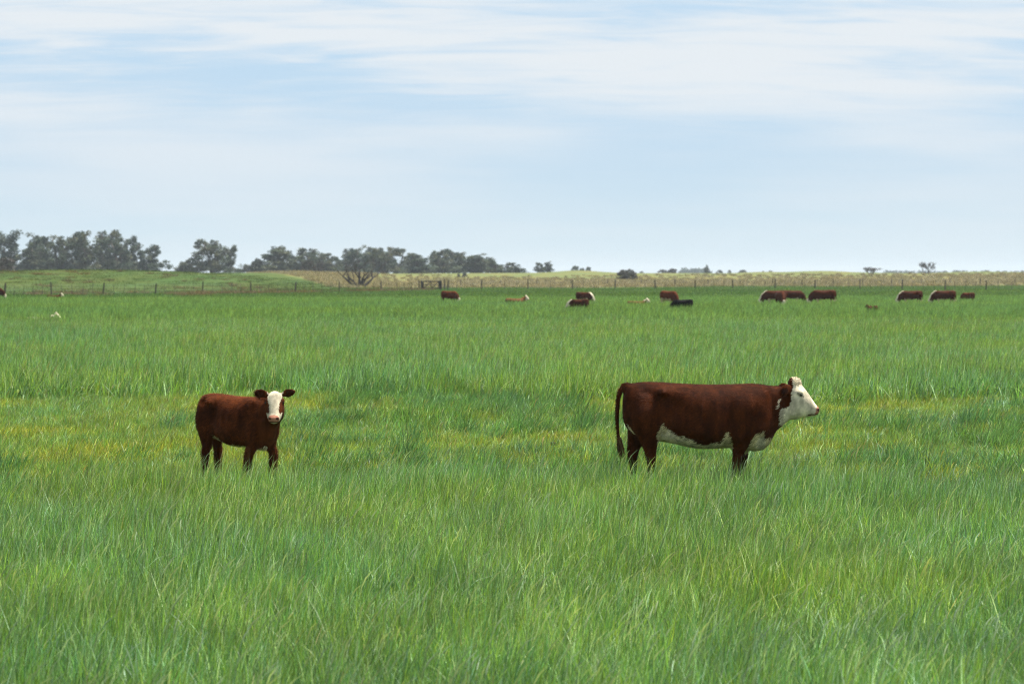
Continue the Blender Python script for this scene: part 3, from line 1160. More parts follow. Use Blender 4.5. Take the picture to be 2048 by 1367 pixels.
hair_cards('poll_hair', cow, V, me, col, r1, 900, 0.022, 0.006, lambda P: np.stack([r1.normal(0.2, 1, len(P)), r1.normal(0, 1, len(P)), r1.normal(0.2, .6, len(P))], 1), 0.6,
           sel=lambda P: (P[:, 0] > .80) & (P[:, 2] > 1.285) & (np.abs(P[:, 1]) < .09))


def tail_switch(parent, start, length, r, colr, lean=(0.05, 0, -1), n=170):
    V_, K_, F_ = [], [], []
    for i in range(n):
        t = r.random() * 0.55
        p0 = np.array(start) + np.array(lean) * length * t * 0.6 + r.normal(0, 0.012, 3)
        d = np.array(lean) + r.normal(0, 0.08, 3)
        ln = length * r.uniform(0.25, 0.5)
        p1 = p0 + d * ln * .5 + r.normal(0, .008, 3)
        p2 = p0 + d * ln + np.array([0.01, 0, 0])
        wv = r.normal(0, 1, 3)
        wv[2] *= .2
        wv /= np.linalg.norm(wv)
        b = len(V_)
        V_ += [p0 - wv * .004, p0 + wv * .004, p1 - wv * .003, p1 + wv * .003, p2]
        K_ += [np.array(colr) * r.uniform(.6, 1.4)] * 5
        F_ += [(b, b + 1, b + 3), (b, b + 3, b + 2), (b + 2, b + 3, b + 4)]
    o = obj('tail_switch', np_mesh('tail_switch', np.array(V_), [np.array(F_)], np.array(K_), False, M_COAT), parent)
    o['kind'] = 'stuff'


tail_switch(cow, (-1.07, -.03, .72), 0.36, r1, (0.10, 0.055, 0.025), lean=(0.10, 0, -1))


# ---- the calf on the left, three-quarter view, looking at the camera
CALF_D = 27.0


def tm_calf(x, t, b, h):
    f = lambda q: 0.575 + (q - 0.585) * 0.775
    return x * 0.675 + 0.135, f(t), f(b), h * 0.69


def lm_calf(x, z, rx, ry, oy):
    k = 0.63
    zz_ = z * 0.93 if z < 0.65 else 0.605 + (z - .65) * 0.72
    X = 0.38 + (x - .25) * (0.6 if z > .6 else 1.2) if x > 0 else (x * .675 + .135) * min(1, max(0, (z - .55) / .35)) + (-0.425 + (x + .80) * .6) * (1 - min(1, max(0, (z - .55) / .35)))
    return X, zz_, rx * (0.80 if z > 0.5 else 0.9), ry * (.62 if z > .6 else .85), oy * (.72 if z > .6 else .95)


CH = 0.86
YAWC = R(-47)
hp_c = (0.625, 0.0, 1.180)
tailc = [(-.51, 0, 1.11), (-.55, 0, 1.09), (-.568, 0, 1.02), (-.572, 0, .90), (-.565, 0, .76), (-.56, 0, .62)]
me, V, hv, fr = build_cow(0.0115, tm_calf, CH, hp_c, YAWC, R(8), legmap=lm_calf, neck0=(0.30, 0, 0.86), nr0=(0.25, 0.165), poll=False,
                          ears=((-.18, -.95, .16), (-.18, .95, .22)), tail=(tailc, [.028, .026, .020, .017, .015, .012]), neckmid=(0.50, 0.02, 0.98), relax=(.44, -.555, 26), sculpt=(lambda q: q * .675 + .135, lambda q: 0.575 + (q - 0.585) * 0.775))
x, y, z = V[:, 0], V[:, 1], V[:, 2]
CRED = np.array([0.072, 0.0180, 0.0042])
col = np.repeat(CRED[None], len(V), 0)
hx, hy, hz = hv[:, 0], hv[:, 1], hv[:, 2]
headm = (hz > -.40) & (hz < .12) & (np.abs(hy) < .15) & (hx > -.02)
front = hx > np.interp(hz, [-.36, -.25, -.1, .0, .06], [.17, .17, .07, .005, -.02])
bw = np.interp(hz, [-.40, -.235, -.215, -.19, -.10, -.05, .0, .06], [.3, .3, .075, .058, .066, .085, .105, .11])
wm = headm & front & (np.abs(hy + (fbm(hx, hz, 20, 3) - .5) * .012) < bw)
wm |= headm & (hz < -.225 + (fbm(hy * 3, hx, 9, 4) - .5) * .03) & (hx > .16)
ear = (np.abs(hy) > .105) & (hz > -.08) & (hx < .07)
wm &= ~ear
n_ = fbm(x * 3, z * 3 + y, 5, 7)
bl = (x > -.25) & (x < .10) & (z < 0.70 - 0.42 * (x + .25) + (n_ - .5) * .10) & (z > 0.48) & (np.abs(y) < .30) 
under = (z < 0.605 + (n_ - .5) * .03) & (z > .5) & (x > -.25) & (x < .22) & (np.abs(y) < .15)
br = ((x - .46) / .06) ** 2 + ((z - .565) / .045) ** 2 + ((y + .03) / .05) ** 2 < 1
wm |= bl | under | br
col[wm] = WHITE
st = (bl | under | br) & (n_ > .45)
col[st] = (0.32, 0.26, 0.12)
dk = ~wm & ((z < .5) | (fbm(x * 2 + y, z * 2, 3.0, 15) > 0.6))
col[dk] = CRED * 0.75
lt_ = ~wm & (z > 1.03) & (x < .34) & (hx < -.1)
col[lt_] = CRED * 1.25  # sunlit rim along the back painted into the coat colour
ei = ear & (np.abs(hy) > .13) & (hx > -.02)
col[ei] = CRED * 0.4
col = face_detail(col, hv)
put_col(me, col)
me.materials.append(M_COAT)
calf = empty('calf', (at(474, CALF_D), CALF_D, 0), R(-42))
tag(calf, 'young red-brown calf with white blaze standing at left, looking at the camera', 'calf')
obj('body', me, calf)
eyes(calf, fr)
hoof_parts(calf, lm_calf)
hair_cards('coat_hair', calf, V, me, col, r1, 50000, 0.040, 0.0052, lambda P: np.stack([-np.ones(len(P)), np.zeros(len(P)), -0.8 * np.ones(len(P))], 1), 0.35, sel=lambda P: P[:, 0] < 0.50)
tail_switch(calf, (-.56, 0, .66), 0.25, r1, (0.06, 0.03, 0.015), lean=(0.02, 0, -1), n=110)


# ---- the distant herd
def far_coat(V, hv, coatc, white_face=True, under=0.0, nape=False, lying=False, whitehead=1.0, k=1.0):
    x, y, z = V[:, 0], V[:, 1], V[:, 2]
    c = np.repeat(np.array(coatc)[None], len(V), 0)
    n = fbm(x * 3 + y * 2, z * 3, 4, 3)
    if white_face:
        m = (hv[:, 0] > -0.02 + (n - .5) * .05) & (hv[:, 2] > -.42) & (np.abs(hv[:, 1]) < .16) & (hv[:, 2] < .14) & (hv[:, 0] < .36)
        m &= ~((np.abs(hv[:, 1]) > .112) & (hv[:, 2] > -.10) & (hv[:, 0] < .06))
        c[m] = WHITE
    if under:
        c[(z < under - .03 + (n - .5) * .25) & (x < .40 * k)] = WHITE * np.array([.9, .85, .75])
    if nape:
        m = (np.abs(y) < .10) & (hv[:, 0] < .0) & (x > .45 * k) & (hv[:, 2] > -.12)
        c[m] = WHITE
    return c


def make_graze(k, coatc, under=0.62, nape=True, face=True, headyaw=0.0, drop=0.0):
    tm = lambda x, t, b, h: (x * k, t * k, b * k, h * k)
    lm = lambda x, z, rx, ry, oy: (x * k, z * k, rx * k, ry * k, oy * k)
    hpos = (0.98 * k, 0.0, (0.62 - drop) * k)
    me, V, hv, fr = build_cow(0.032, tm, 1.0 * k, hpos, headyaw, R(38), legmap=lm, neck0=(0.42 * k, 0, 0.98 * k), nr0=(0.30 * k, 0.19 * k),
                              tail=([(-.95 * k, 0, 1.28 * k), (-1.04 * k, 0, 1.2 * k), (-1.07 * k, 0, .9 * k), (-1.06 * k, 0, .5 * k)], [.04 * k, .04 * k, .035 * k, .04 * k]),
                              neckmid=(.78 * k, 0, .95 * k), nsm=3)
    c = far_coat(V, hv, coatc, face, under * k if under else 0, nape, k=k)
    put_col(me, c)
    me.materials.append(M_COAT)
    return me


def make_lie(k, coatc, headyaw=0.0, face=True, nape=False, up=0.0):
    dz = 0.50
    tm = lambda x, t, b, h: (x * .9 * k, (t - dz) * k * 0.92, (b - dz) * k * .9, h * 1.1 * k)
    hpos = (0.72 * k, 0.0, (0.93 + up) * k)
    me, V, hv, fr = build_cow(0.032, tm, 1.0 * k, hpos, headyaw, R(-4), legs=False, lying=False, neck0=(0.38 * k, 0, 0.48 * k), nr0=(0.24 * k, 0.19 * k), nsm=3,
                              neckmid=(.55 * k, 0, .60 * k))
    c = far_coat(V, hv, coatc, face, 0, nape, k=k)
    put_col(me, c)
    me.materials.append(M_COAT)
    return me


G = 'distant herd in the long grass'
LIGHT = np.array([0.12, 0.050, 0.017])
BRT = np.array([0.085, 0.0205, 0.0052])


def herd(name, px, d, me, rz, label, cat='cow', sink=0.0, sc_=1.0):
    x_ = at(px, d)
    o = obj(name, me, None, (x_, d, tz(x_, d) - sink))
    o.rotation_euler = (0, 0, R(rz))
    o.scale = (sc_, sc_, sc_)
    tag(o, label, cat, G)
    return o


herd('cow', 901, 192, make_graze(0.86, BRT, under=0, nape=False), -35, 'red-brown cow grazing in front of the wooden gate, head down to the right')
herd('cow', 1033, 178, make_lie(0.92, LIGHT, R(0)), 10, 'tan cow lying in the grass with its white face turned right, right of the gate')
herd('calf', 1154, 150, make_graze(0.70, RED * 0.8, under=0, nape=True), 180, 'dark brown calf grazing behind grass blades, head low to the left', 'calf', 0.0)
herd('cow', 1150, 170, make_lie(0.80, LIGHT, R(20), face=False), 0, 'tan cow lying half hidden behind the dark brown calf', 'cow', 0.12)
herd('cow', 1171, 184, make_graze(0.84, RED, under=0.74, nape=True), -38, 'red-brown cow with white belly grazing right, just behind the dark brown calf')
herd('cow', 1276, 167, make_lie(0.82, LIGHT, R(-10), nape=True), 0, 'tan cow lying with white stripe along its neck, left of the black calf')
herd('cow', 1340, 168, make_graze(1.0, BRT, under=0.80, nape=False), -58, 'red-brown cow with white belly standing behind the black calf')
herd('calf', 1362, 149, make_graze(0.70, BLACK, under=0, nape=False, face=False), 180, 'black calf grazing in the long grass, the only black animal', 'calf')
herd('cow', 1546, 176, make_graze(0.98, RED, under=0.70, nape=True), 180, 'dark red cow grazing left with white crest, leftmost of the overlapping group of three')
herd('cow', 1562, 169, make_graze(0.98, BRT * 0.8, under=0, nape=False, headyaw=R(20)), -84, 'red-brown cow facing the camera with head down, in the middle of the group of three')
herd('cow', 1588, 188, make_graze(0.92, RED, under=0.66, nape=False, face=False), 0, 'dark red cow grazing right, behind the cow that faces the camera')
herd('cow', 1643, 177, make_graze(1.0, RED, under=0.66, nape=False), 180, 'long red-brown cow grazing left, right of the group of three')
herd('calf', 1743, 141, make_lie(0.52, RED * 1.1, R(40), face=False), 118, 'small brown calf curled up in the grass, only its back showing', 'calf', -0.20)
herd('cow', 1818, 180, make_graze(0.94, RED, under=0.66, nape=True), 180, 'red-brown cow grazing left with white crest, left of the rightmost large cow')
herd('cow', 1884, 179, make_graze(0.96, RED, under=0.68, nape=True), 180, 'red-brown cow with long white crest grazing left, rightmost large cow')
herd('calf', 1934, 196, make_graze(0.74, BRT, under=0, nape=False, face=False), 128, 'small red-brown calf grazing at the right end of the herd', 'calf')
herd('cow', 84, 121, make_lie(0.92, WHITE * .75, R(6), nape=True, up=.0), 0, 'pale cow lying deep in the grass at far left, only white head and back showing', 'cow', 0.35)
herd('cow', 110, 250, make_lie(0.9, RED, R(4)), 0, 'cow lying beside the left fence, only its white face showing', 'cow', 0.38)
herd('cow', -10, 218, make_graze(0.95, RED * .8, under=0, nape=False), 0, 'dark red cow cut off by the left edge of the picture')


# ------------------------------------------------------------------ fences and gate
def post_mesh(h, r0, r1, seed):
    r = np.random.default_rng(seed)
    mb = MB()
    rings = []
    for k, t in enumerate((0.0, 0.35, 0.7, 0.97, 1.0)):
        rr = r0 + (r1 - r0) * t
        if k == 4:
            rr *= 0.7
        rings.append([(math.cos(a) * rr * r.uniform(.88, 1.12) + 0.02 * math.sin(3 * t), math.sin(a) * rr * r.uniform(.88, 1.12), h * t - (0.25 if k == 0 else 0)) for a in [2 * math.pi * j / 8 for j in range(8)]])
    mb.loft(rings)
    return mb.mesh('post', M_WOOD)


POSTS = [post_mesh(1.45, .085, .07, 1), post_mesh(1.4, .09, .08, 2), post_mesh(1.5, .08, .065, 3)]
BATTEN = post_mesh(1.25, .028, .024, 7)


def fence(posts, battens, wires, label, thick=1.0, hs=1.0, sub=None):
    """posts: list of (px, d)"""
    x0, d0 = at(*posts[0]), posts[0][1]
    root = empty('wire_fence', (x0, d0, tz(x0, d0)))
    tag(root, label, 'fence', 'wire fences across the pasture')
    o0 = Vector(root.location)
    r = random.Random(len(posts))
    P = []
    for i, (px, d) in enumerate(posts):
        x_ = at(px, d)
        z_ = tz(x_, d)
        P.append(Vector((x_, d, z_)))
        o = obj('post', POSTS[i % 3], root, Vector((x_, d, z_)) - o0)
        o.rotation_euler = (R(r.uniform(-3, 3)), R(r.uniform(-5, 5)), r.random() * 6)
        s = thick * r.uniform(.9, 1.15)
        o.scale = (s, s, hs * r.uniform(.95, 1.06))
    for i in range(len(P) - 1):
        for j in range(1, battens + 1):
            q = P[i].lerp(P[i + 1], j / (battens + 1))
            q.z = tz(q.x, q.y) + 0.1
            o = obj('batten', BATTEN, root, q - o0)
            o.rotation_euler = (R(r.uniform(-4, 4)), R(r.uniform(-6, 6)), r.random() * 6)
            o.scale = (1, 1, hs * r.uniform(.85, 1.0))
    for h in wires:
        mb = MB()
        pts = []
        for i in range(len(P) - 1):
            for j in range(4):
                q = P[i].lerp(P[i + 1], j / 4)
                q.z = tz(q.x, q.y) + h * hs - 0.02 * (j in (1, 2, 3))
                pts.append(q - o0)
        pts.append(P[-1] + Vector((0, 0, h * hs)) - o0)
        mb.tube(pts, [.007] * len(pts), 3)
        obj('wire', mb.mesh('wire', M_WIRE), root)
    return root


fence([(-60, 268), (10, 272), (103, 277), (206, 282), (311, 288), (405, 295), (502, 303), (590, 316), (679, 330), (763, 345), (838, 358)], 4, (0.3, 0.6, 0.9, 1.2),
      'weathered wire fence along the foot of the green mound, left of the gate', 1.05)
fence([(888, 362), (896, 366), (963, 370), (1056, 374), (1145, 384), (1230, 390), (1311, 394), (1390, 397), (1466, 396), (1550, 390), (1630, 383), (1720, 378), (1804, 372), (1890, 366), (1972, 360), (2075, 352), (2180, 344)], 3, (0.3, 0.6, 0.9, 1.2),
      'nearer wire fence to the right of the gate, in front of the straw band', 1.15, 1.08)
fence([(922, 470), (1001, 478), (1074, 484), (1142, 488), (1215, 492), (1283, 494), (1350, 496), (1416, 497), (1480, 498), (1545, 498), (1604, 500), (1666, 502), (1725, 506), (1783, 510), (1842, 514), (1900, 520), (1960, 526), (2030, 534), (2110, 542)], 3, (0.3, 0.6, 0.9, 1.2),
      'farther wire fence standing against the dry straw tussocks', 1.1, 1.02)


def build_gate():
    d = 360.0
    xa, xb = at(843, d), at(881, d)
    z_ = tz(xa, d)
    root = empty('gate', (xa, d, z_))
    tag(root, 'dark wooden field gate with diagonal braces between two stout posts', 'gate')
    wdt = xb - xa
    for x_, s in ((0, 1.6), (wdt, 2.1)):
        o = obj('gate_post', POSTS[1], root, (x_, 0, 0))
        o.scale = (s, s, 1.08)

    def bar(name, a, b, r=.045):
        mb = MB()
        mb.tube([a, b], [r * 1.5, r * 1.5], 6)
        obj(name, mb.mesh(name, M_WOOD), root)
    l, rr_ = 0.25, wdt - 0.22
    bar('top_rail', (l, -.02, 1.36), (rr_, -.02, 1.36), .06)
    bar('bottom_rail', (l, -.02, .30), (rr_, -.02, .30), .05)
    bar('middle_rail', (l, -.02, .85), (rr_, -.02, .85), .025)
    for t in (0.0, 0.5, 1.0):
        bar('stile', (l + (rr_ - l) * t, -.05, .25), (l + (rr_ - l) * t, -.05, 1.40), .05 if t != .5 else .035)
    bar('brace', (l + .1, -.09, .33), (l + (rr_ - l) * .48, -.09, 1.32), .04)
    bar('brace', (l + (rr_ - l) * .54, -.09, .33), (rr_ - .05, -.09, 1.32), .04)


build_gate()

# dry weeds along the foot of the left fence
pp = []
for i in range(330):
    px_ = rng.uniform(340, 860)
    d_ = np.interp(px_, [340, 405, 502, 590, 679, 763, 838], [290, 295, 303, 316, 330, 345, 358]) + rng.normal(-1, 2.2)
    if fbm(px_, 0, 0.012, 5) + rng.normal(0, .08) > 0.42:
        pp.append((at(px_, d_), d_))
for i in range(60):
    d_ = rng.uniform(300, 420)
    px_ = rng.uniform(-60, 560)
    pp.append((at(px_, d_), d_))
for i in range(90):
    d_ = rng.uniform(272, 292)
    px_ = rng.uniform(-60, 420)
    if fbm(px_, 0, 0.03, 6) > .5:
        pp.append((at(px_, d_), d_))
pp = np.array(pp)
do_scatter('dry_weeds', pp, T_WEED, 4, 'brown dead weeds along the foot of the left fence', 'weeds', rotj=3.0, xy=(.8, 1.6), zmul=0.7 + .6 * rng.random(len(pp)))

# ------------------------------------------------------------------ trees
TREE_H = 15.0


def leaf_quads(cent, rad, n, size, r, cols, flat=1.0):
    d = r.normal(0, 1, (n, 3))
    d /= np.linalg.norm(d, axis=1, keepdims=True)
    q = r.random((n, 1)) ** 0.45
    P = cent + d * q * rad
    a = r.normal(0, 1, (n, 3))
    a /= np.linalg.norm(a, axis=1, keepdims=True)
    b = np.cross(a, r.normal(0, 1, (n, 3)))
    b /= np.linalg.norm(b, axis=1, keepdims=True) + 1e-9
    s = size * r.uniform(.5, 1.3, (n, 1))
    V = np.stack([P - a * s, P + b * s * .55, P + a * s, P - b * s * .55], 1).reshape(-1, 3)
    base = np.array(cols)[r.integers(0, len(cols))]
    K = np.repeat(base * r.uniform(.75, 1.25, (n, 1)), 4, axis=0)
    return V, K


EUC = [(0.056, 0.082, 0.050), (0.075, 0.100, 0.054), (0.042, 0.066, 0.048), (0.095, 0.105, 0.058), (0.062, 0.078, 0.054)]
DARK = [(0.055, 0.052, 0.050), (0.070, 0.060, 0.055), (0.050, 0.055, 0.045)]


def euc_tree(seed, nclump=54, wide=0.40, low=0.03, leaves=82, cols=EUC, size=0.34, H=TREE_H):
    r = np.random.default_rng(seed)
    mb = MB()
    base = np.array([0.0, 0, -0.3])
    tops = []
    nst = 3
    clumps = []
    for s in range(nst):
        a = r.uniform(0, 6.28)
        spread = wide * H * r.uniform(.2, .6)
        top = np.array([math.cos(a) * spread, math.sin(a) * spread, H * (r.uniform(.70, .97) if s else .97)])
        pts = [base + (top - base) * t + np.array([r.normal(0, .25), r.normal(0, .25), 0]) * (t > 0) * (t < 1) for t in (0, .2, .45, .7, 1)]
        mb.tube(pts, [.34, .26, .19, .12, .04], 7)
        nb = nclump // nst
        for i in range(nb):
            t = low + (1 - low) * (i + r.random()) / nb
            p0 = base + (top - base) * min(t, .98)
            env = wide * H * (0.28 + 0.72 * math.sin(min(1, (t - low) / (1 - low)) * math.pi * .80 + .5)) * r.uniform(.2, .85)
            b = r.uniform(0, 6.28)
            c = p0 + np.array([math.cos(b) * env * .75, math.sin(b) * env * .75, r.uniform(.0, .9)])
            c[2] = min(c[2], H * .97)
            if c[2] < 0.9:
                c[2] = .9 + r.random()
            mb.tube([np.maximum(p0 - (top - base) * .06, (-99, -99, .3)), (p0 + c) / 2 + np.array([0, 0, -.15]), c], [.09, .06, .02], 5)
            clumps.append((c, np.array([r.uniform(.7, 1.3), r.uniform(.7, 1.3), r.uniform(.9, 1.7)])))
    for i in range(15):
        b = r.uniform(0, 6.28)
        q = wide * H * r.uniform(.2, .95)
        clumps.append((np.array([math.cos(b) * q, math.sin(b) * q, r.uniform(.6, 5.2)]), np.array([1.4, 1.4, 1.5])))
    V, K = [], []
    for c, rd in clumps:
        v, k = leaf_quads(c, rd, int(leaves * r.uniform(.7, 1.2)), size, r, cols)
        V.append(v)
        K.append(k)
    V = np.concatenate(V)
    K = np.concatenate(K)
    i0 = np.arange(len(V) // 4) * 4
    crown = np_mesh('crown', V, [np.stack([i0, i0 + 1, i0 + 2, i0 + 3], 1)], K, False, M_LEAF)
    trunk = mb.mesh('trunk', M_BARK, True)
    w_ = (np.percentile(V[:, 0], 99) - np.percentile(V[:, 0], 1))
    h_ = np.percentile(V[:, 2], 99.7)
    return trunk, crown, w_, h_


def bush_tree(seed, cols=DARK, H=4.0, W=6.0, n=34, leaves=90, size=.20):
    r = np.random.default_rng(seed)
    mb = MB()
    V, K = [], []
    for i in range(n):
        a = r.uniform(0, 6.28)
        e = r.uniform(.0, 1.0)
        c = np.array([math.cos(a) * W / 2 * .82 * math.cos(e * 1.35), math.sin(a) * W / 2 * .82 * math.cos(e * 1.35), .35 + H * .80 * math.sin(e * 1.4)]) * np.array([1, 1, r.uniform(.75, 1.0)])
        mb.tube([(r.normal(0, .12), r.normal(0, .12), -.2), tuple(c * np.array([.45, .45, .5]) + r.normal(0, .1, 3)), tuple(c)], [.10, .06, .015], 5)
        v, k = leaf_quads(c, np.array([.75, .75, .6]) * W / 6, leaves, size, r, cols)
        V.append(v)
        K.append(k)
    V, K = np.concatenate(V), np.concatenate(K)
    i0 = np.arange(len(V) // 4) * 4
    return mb.mesh('trunk', M_BARK, True), np_mesh('crown', V, [np.stack([i0, i0 + 1, i0 + 2, i0 + 3], 1)], K, False, M_LEAF), W, H


def put_tree(name, kit, px, top, wpx, d, label, cat='tree', group=None, base=None, rz=None, sink=0.0):
    trunk, crown, w0, h0 = kit
    x_ = at(px, d)
    z_ = tz(x_, d) - sink
    ybase = HORY - (z_ - EYE) * F / d if base is None else base
    h = (ybase - top) * d / F
    wv = wpx * d / F
    root = empty(name, (x_, d, z_), random.random() * 6.28 if rz is None else rz)
    s = (wv / w0, wv / w0, h / h0)
    for nm, me_ in (('trunk', trunk), ('crown', crown)):
        o = obj(nm, me_, root)
        o.scale = s
    tag(root, label, cat, group)
    return root


random.seed(4)
EK = [euc_tree(20 + i, wide=(.36, .42, .46, .36, .42, .48)[i], low=(.02, .05, .03, .01, .08, .04)[i]) for i in range(6)]
ORD = ['first', 'second', 'third', 'fourth', 'fifth', 'sixth', 'seventh', 'eighth', 'ninth', 'tenth', 'eleventh', 'twelfth', 'thirteenth', 'fourteenth', 'fifteenth', 'sixteenth', 'seventeenth', 'eighteenth', 'nineteenth', 'twentieth', 'twenty-first', 'twenty-second', 'twenty-third', 'twenty-fourth', 'twenty-fifth', 'twenty-sixth', 'twenty-seventh', 'twenty-eighth']
left = [(-38, 470, 66, 0), (14, 462, 62, 1), (52, 478, 52, 3), (84, 468, 58, 0), (118, 472, 54, 4), (148, 465, 60, 2), (178, 464, 52, 1), (210, 462, 58, 4), (240, 478, 46, 3), (268, 473, 62, 5), (301, 490, 52, 2)]
for i, (px, top, wd, k) in enumerate(left):
    put_tree('eucalyptus_tree', EK[k], px, top, wd * 1.3, 860 + (i * 37) % 70,
             'tall grey-green eucalyptus, %s from the left in the grove behind the green mound' % ORD[i], group='eucalyptus grove behind the mound')
put_tree('eucalyptus_tree', EK[4], 424, 480, 74, 880, 'lone ragged eucalyptus standing between the two groves')
put_tree('eucalyptus_tree', EK[1], 452, 491, 52, 890, 'smaller eucalyptus against the right side of the lone ragged one')
put_tree('eucalyptus_tree', EK[3], 382, 516, 50, 885, 'low bushy tree at the left foot of the lone ragged eucalyptus')
BK = [bush_tree(40), bush_tree(41, cols=[(0.07, 0.085, 0.06), (0.06, 0.075, 0.06)]), bush_tree(42, cols=EUC)]
for px, top, wd, lab in ((479, 537, 26, 'low dark bush at the far left end of the long tree row'), (496, 529, 30, 'rounded bush beside the lowest one at the left end of the long tree row'), (515, 515, 34, 'sloping bushy tree joining the left end of the long tree row')):
    put_tree('bushy_tree', BK[1], px, top, wd, 900, lab)
mid = [(541, 497, 64, 0), (578, 493, 54, 1), (601, 508, 40, 3), (622, 497, 50, 4), (647, 506, 48, 2), (669, 508, 40, 3), (696, 498, 54, 5), (724, 497, 48, 1), (746, 492, 44, 0), (766, 495, 46, 4), (794, 497, 60, 2), (820, 509, 40, 3),
       (841, 507, 48, 0), (861, 505, 44, 3), (885, 500, 52, 5), (907, 499, 52, 2), (931, 505, 40, 1), (951, 508, 48, 0), (975, 514, 46, 4), (995, 519, 34, 3), (1018, 525, 40, 2), (1041, 533, 28, 1)]
for i, (px, top, wd, k) in enumerate(mid):
    put_tree('eucalyptus_tree', EK[k], px, top, wd * 1.34, 900 + (i * 53) % 90,
             'grey-green eucalyptus, %s from the left in the long tree row' % ORD[i], group='long eucalyptus row')
put_tree('eucalyptus_tree', EK[2], 1080, 525, 28, 960, 'left tree of the isolated pair just right of the long tree row')
put_tree('eucalyptus_tree', EK[0], 1096, 523, 24, 965, 'right tree of the isolated pair just right of the long tree row')
put_tree('small_tree', BK[2], 1151, 530, 20, 1250, 'small round tree on the crest of the straw-coloured dune')
put_tree('small_tree', BK[1], 1164, 535, 14, 1255, 'lowest bush between two small trees on the dune crest')
put_tree('small_tree', BK[2], 1177, 532, 14, 1260, 'small tree at the right end of the dune crest')
put_tree('dark_shrub', BK[0], 618, 527, 34, 720, 'dark leafless shrub, left half of the pair in front of the tree row', base=553)
put_tree('dark_shrub', BK[0], 641, 530, 28, 725, 'dark leafless shrub, right half of the pair in front of the tree row', base=553, rz=2.0)
put_tree('dark_shrub', BK[0], 12, 512, 56, 600, 'dark reddish shrub at the left edge in front of the grove', base=545)
put_tree('dark_shrub', BK[0], 917, 544, 8, 700, 'tiny dark bush, left of two in the pale field below the tree row', base=552)
put_tree('dark_shrub', BK[0], 929, 543, 12, 700, 'small dark bush, right of two in the pale field below the tree row', base=553)
put_tree('round_bush', bush_tree(47, cols=[(0.055, 0.058, 0.045), (0.065, 0.060, 0.05)], n=48), 1253, 530, 46, 640, 'large dark round bush standing alone right of the dune', base=553)
for px, top, wd, d, lab in ((1325, 540, 22, 1150, 'grey bush, left of the low pair right of the large round bush'), (1346, 538, 24, 1150, 'dark low bush, right of the low pair right of the large round bush'),
                            (1283, 543, 10, 1600, 'tiny far bush just right of the large round bush'), (1485, 540, 20, 1500, 'rounded dark bush on the skyline above the grazing group of three'),
                            (1439, 540, 15, 1700, 'small far bush right of the narrow tall tree'), (1459, 540, 9, 1700, 'tiny far bush second to the right of the narrow tall tree'),
                            (1526, 542, 7, 1700, 'tiny far bush left of the low skyline hump'), (1540, 541, 13, 1700, 'small far bush beside the low skyline hump'),
                            (1890, 541, 15, 2000, 'pale far bush right of the umbrella-shaped tree'), (1914, 540, 9, 2000, 'small far bush, first of the dark pair right of the umbrella-shaped tree'),
                            (1927, 540, 8, 2000, 'small far bush, second of the dark pair right of the umbrella-shaped tree'), (1967, 541, 18, 1900, 'wide far bush on the right skyline'),
                            (1995, 541, 14, 1900, 'rounded far bush on the right skyline next to the wide one'), (2022, 542, 14, 1900, 'low far bush near the right edge of the skyline'), (2044, 540, 9, 1900, 'far bush cut by the right edge of the skyline')):
    put_tree('far_bush', BK[1] if d > 1400 else BK[0], px, top, wd, d, lab, 'bush', base=548.5)
for k, px in enumerate((1412, 1418, 1424)):
    pass
put_tree('narrow_tree', EK[3], 1417, 531, 14, 1300, 'narrow upright tree on the skyline right of the low bush pair', base=548)


def far_wood():
    r = np.random.default_rng(77)
    V, K = [], []
    for i in range(150):
        px_ = r.uniform(1362, 1412) if i < 80 else r.uniform(1740, 2060)
        d = 2600 + r.uniform(-80, 80)
        x_ = at(px_, d)
        h = (r.uniform(3, 6.5) if i < 80 else r.uniform(1.5, 4.2))
        v, k = leaf_quads(np.array([x_, d, tz(x_, d) + h * .55]), np.array([3.4, 3, h * .6]), 60, 1.0, r, [(0.06, 0.085, 0.055), (0.05, 0.075, 0.05)])
        V.append(v)
        K.append(k)
    V, K = np.concatenate(V), np.concatenate(K)
    i0 = np.arange(len(V) // 4) * 4
    o = obj('far_wood', np_mesh('far_wood', V, [np.stack([i0, i0 + 1, i0 + 2, i0 + 3], 1)], K, False, M_LEAF))
    tag(o, 'faint blue-green woodland strip on the far skyline', 'woodland', kind='stuff')


far_wood()


# bare, spreading trees
def bare_tree(seed, limbs, H, twigs=5, depth=3, twk=1.0):
    r = random.Random(seed)
    mb, tw = MB(), MB()

    def grow(p, d, ln, rad, lev):
        pts, rads = [p], [rad]
        q = p
        dd = d
        for s in range(4):
            dd = (dd + Vector((r.gauss(0, .16), r.gauss(0, .16), r.gauss(.06, .10)))).normalized()
            q = q + dd * ln / 4
            pts.append(q)
            rads.append(rad * (1 - .14 * (s + 1)))
        (mb if lev > 1 else tw).tube(pts, rads if lev > 1 else [max(q * twk, .022) for q in rads], 6 if lev > 1 else 3)
        if lev == 0:
            return
        for k in range(twigs if lev < 3 else 3):
            i = r.randint(2, 4)
            nd = (dd + Vector((r.gauss(0, .55), r.gauss(0, .55), r.gauss(.28, .35)))).normalized()
            grow(pts[i], nd, ln * r.uniform(.5, .72), rads[i] * .62, lev - 1)
    for (dx, dy, dz, ln, rad) in limbs:
        grow(Vector((dx * .3, dy * .3, -.15)), Vector((dx, dy, dz)).normalized(), ln, rad, depth)
    return mb, tw


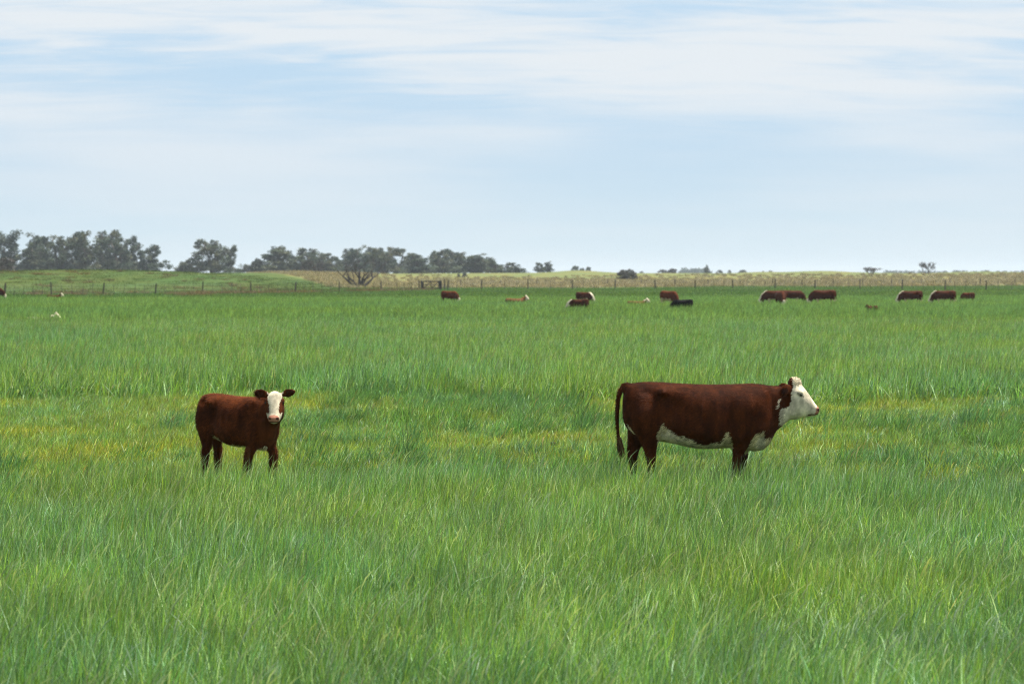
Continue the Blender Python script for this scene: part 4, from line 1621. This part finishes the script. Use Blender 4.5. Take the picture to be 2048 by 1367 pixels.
mb, tw = bare_tree(9, [(-1.0, .1, .42, 4.2, .34), (-.62, -.3, .72, 3.6, .26), (.05, .1, 1.0, 3.8, .34), (.22, -.2, .95, 3.6, .28), (.95, .1, .62, 4.2, .34), (.55, .4, .8, 3.4, .26)], 5, twigs=3)
x_ = at(719, 455)
root = empty('bare_tree', (x_, 455, tz(x_, 455) - 0.1))
tag(root, 'bare spreading tree with twisted dark limbs behind the left fence', 'tree')
M_TWIG = plain_mat('twigs', (0.070, 0.058, 0.048), .9, .2, 2)
o = obj('trunk', mb.mesh('trunk', plain_mat('dark_bark', (0.028, 0.023, 0.018), .9, .3, 2), True), root)
o2 = obj('crown', tw.mesh('crown', M_TWIG), root)
zmax = np.percentile([v[2] for v in tw.v], 97)
wx = np.percentile([v[0] for v in tw.v], 97) - np.percentile([v[0] for v in tw.v], 3)
k_h = 1.22 * (568 - 519) * 455 / F / zmax
k_w = 0.92 * 96 * 455 / F / wx
for q in (o, o2):
    q.scale = (k_w, k_w, k_h)


def umbrella(px, top, wpx, d, base, label, seed):
    mb, tw = bare_tree(seed, [(-.45, .1, 1.0, 2.6, .16), (.42, -.1, 1.0, 2.6, .16), (.02, .2, 1.0, 2.7, .15), (-.1, -.3, 1, 2.5, .12)], 5, twigs=8, depth=3, twk=1.5)
    x_ = at(px, d)
    root = empty('umbrella_tree', (x_, d, tz(x_, d) - .1))
    tag(root, label, 'tree')
    zm = np.percentile([v[2] for v in tw.v], 97)
    wx = np.percentile([v[0] for v in tw.v], 96) - np.percentile([v[0] for v in tw.v], 4)
    s = (wpx * d / F / wx, wpx * d / F / wx, (base - top) * d / F / zm)
    for nm, m_ in (('trunk', mb), ('crown', tw)):
        q = obj(nm, m_.mesh(nm, M_TWIG), root)
        q.scale = s


umbrella(1855, 526, 25, 820, 549, 'leafless umbrella-shaped tree standing alone on the right skyline', 5)
umbrella(1742, 536, 30, 830, 549, 'low flat-topped dark tree left of the umbrella-shaped one', 6)

# a clod of dark droppings and a dead weed in the grazed grass
mb = MB()
for (dx, dy, s) in ((0, 0, 1), (.09, .03, .8), (-.07, .05, .7)):
    rr = []
    for i in range(1, 7):
        ph = math.pi * i / 7
        rr.append([(dx + .10 * s * math.sin(ph) * math.cos(q) * (1 + .15 * math.sin(3 * q)), dy + .09 * s * math.sin(ph) * math.sin(q), .05 * s + .06 * s * math.cos(ph)) for q in [2 * math.pi * k / 12 for k in range(12)]])
    mb.loft(rr)
dm = mb.mesh('dung_pat', plain_mat('dung', (0.035, 0.026, 0.014), .9, .3, 12), True)
for (px, d, lab) in ((1105, 34.5, 'small dark dung clod in short grass left of the big cow'),):
    x_ = at(px, d)
    o = obj('dung_pat', dm, None, (x_, d, 0.05))
    o.rotation_euler = (0, 0, px)
    o.scale = (.35, .35, .5)
    tag(o, lab, 'dung')

# ------------------------------------------------------------------ haze
mb = MB()
mb.box((-7000, -120, -1.6), (7000, 8900, 26))
hz = obj('haze', mb.mesh('haze'))
tag(hz, 'thin pale air haze over the far pasture', 'haze', kind='stuff')
m, t, out = new_mat('haze')
pv = N(t, 'ShaderNodeVolumePrincipled')
pv.inputs['Color'].default_value = (0.82, 0.90, 0.97, 1)
pv.inputs['Density'].default_value = 0.00011
pv.inputs['Anisotropy'].default_value = 0.2
L(t, pv.outputs[0], out.inputs['Volume'])
hz.data.materials.append(m)
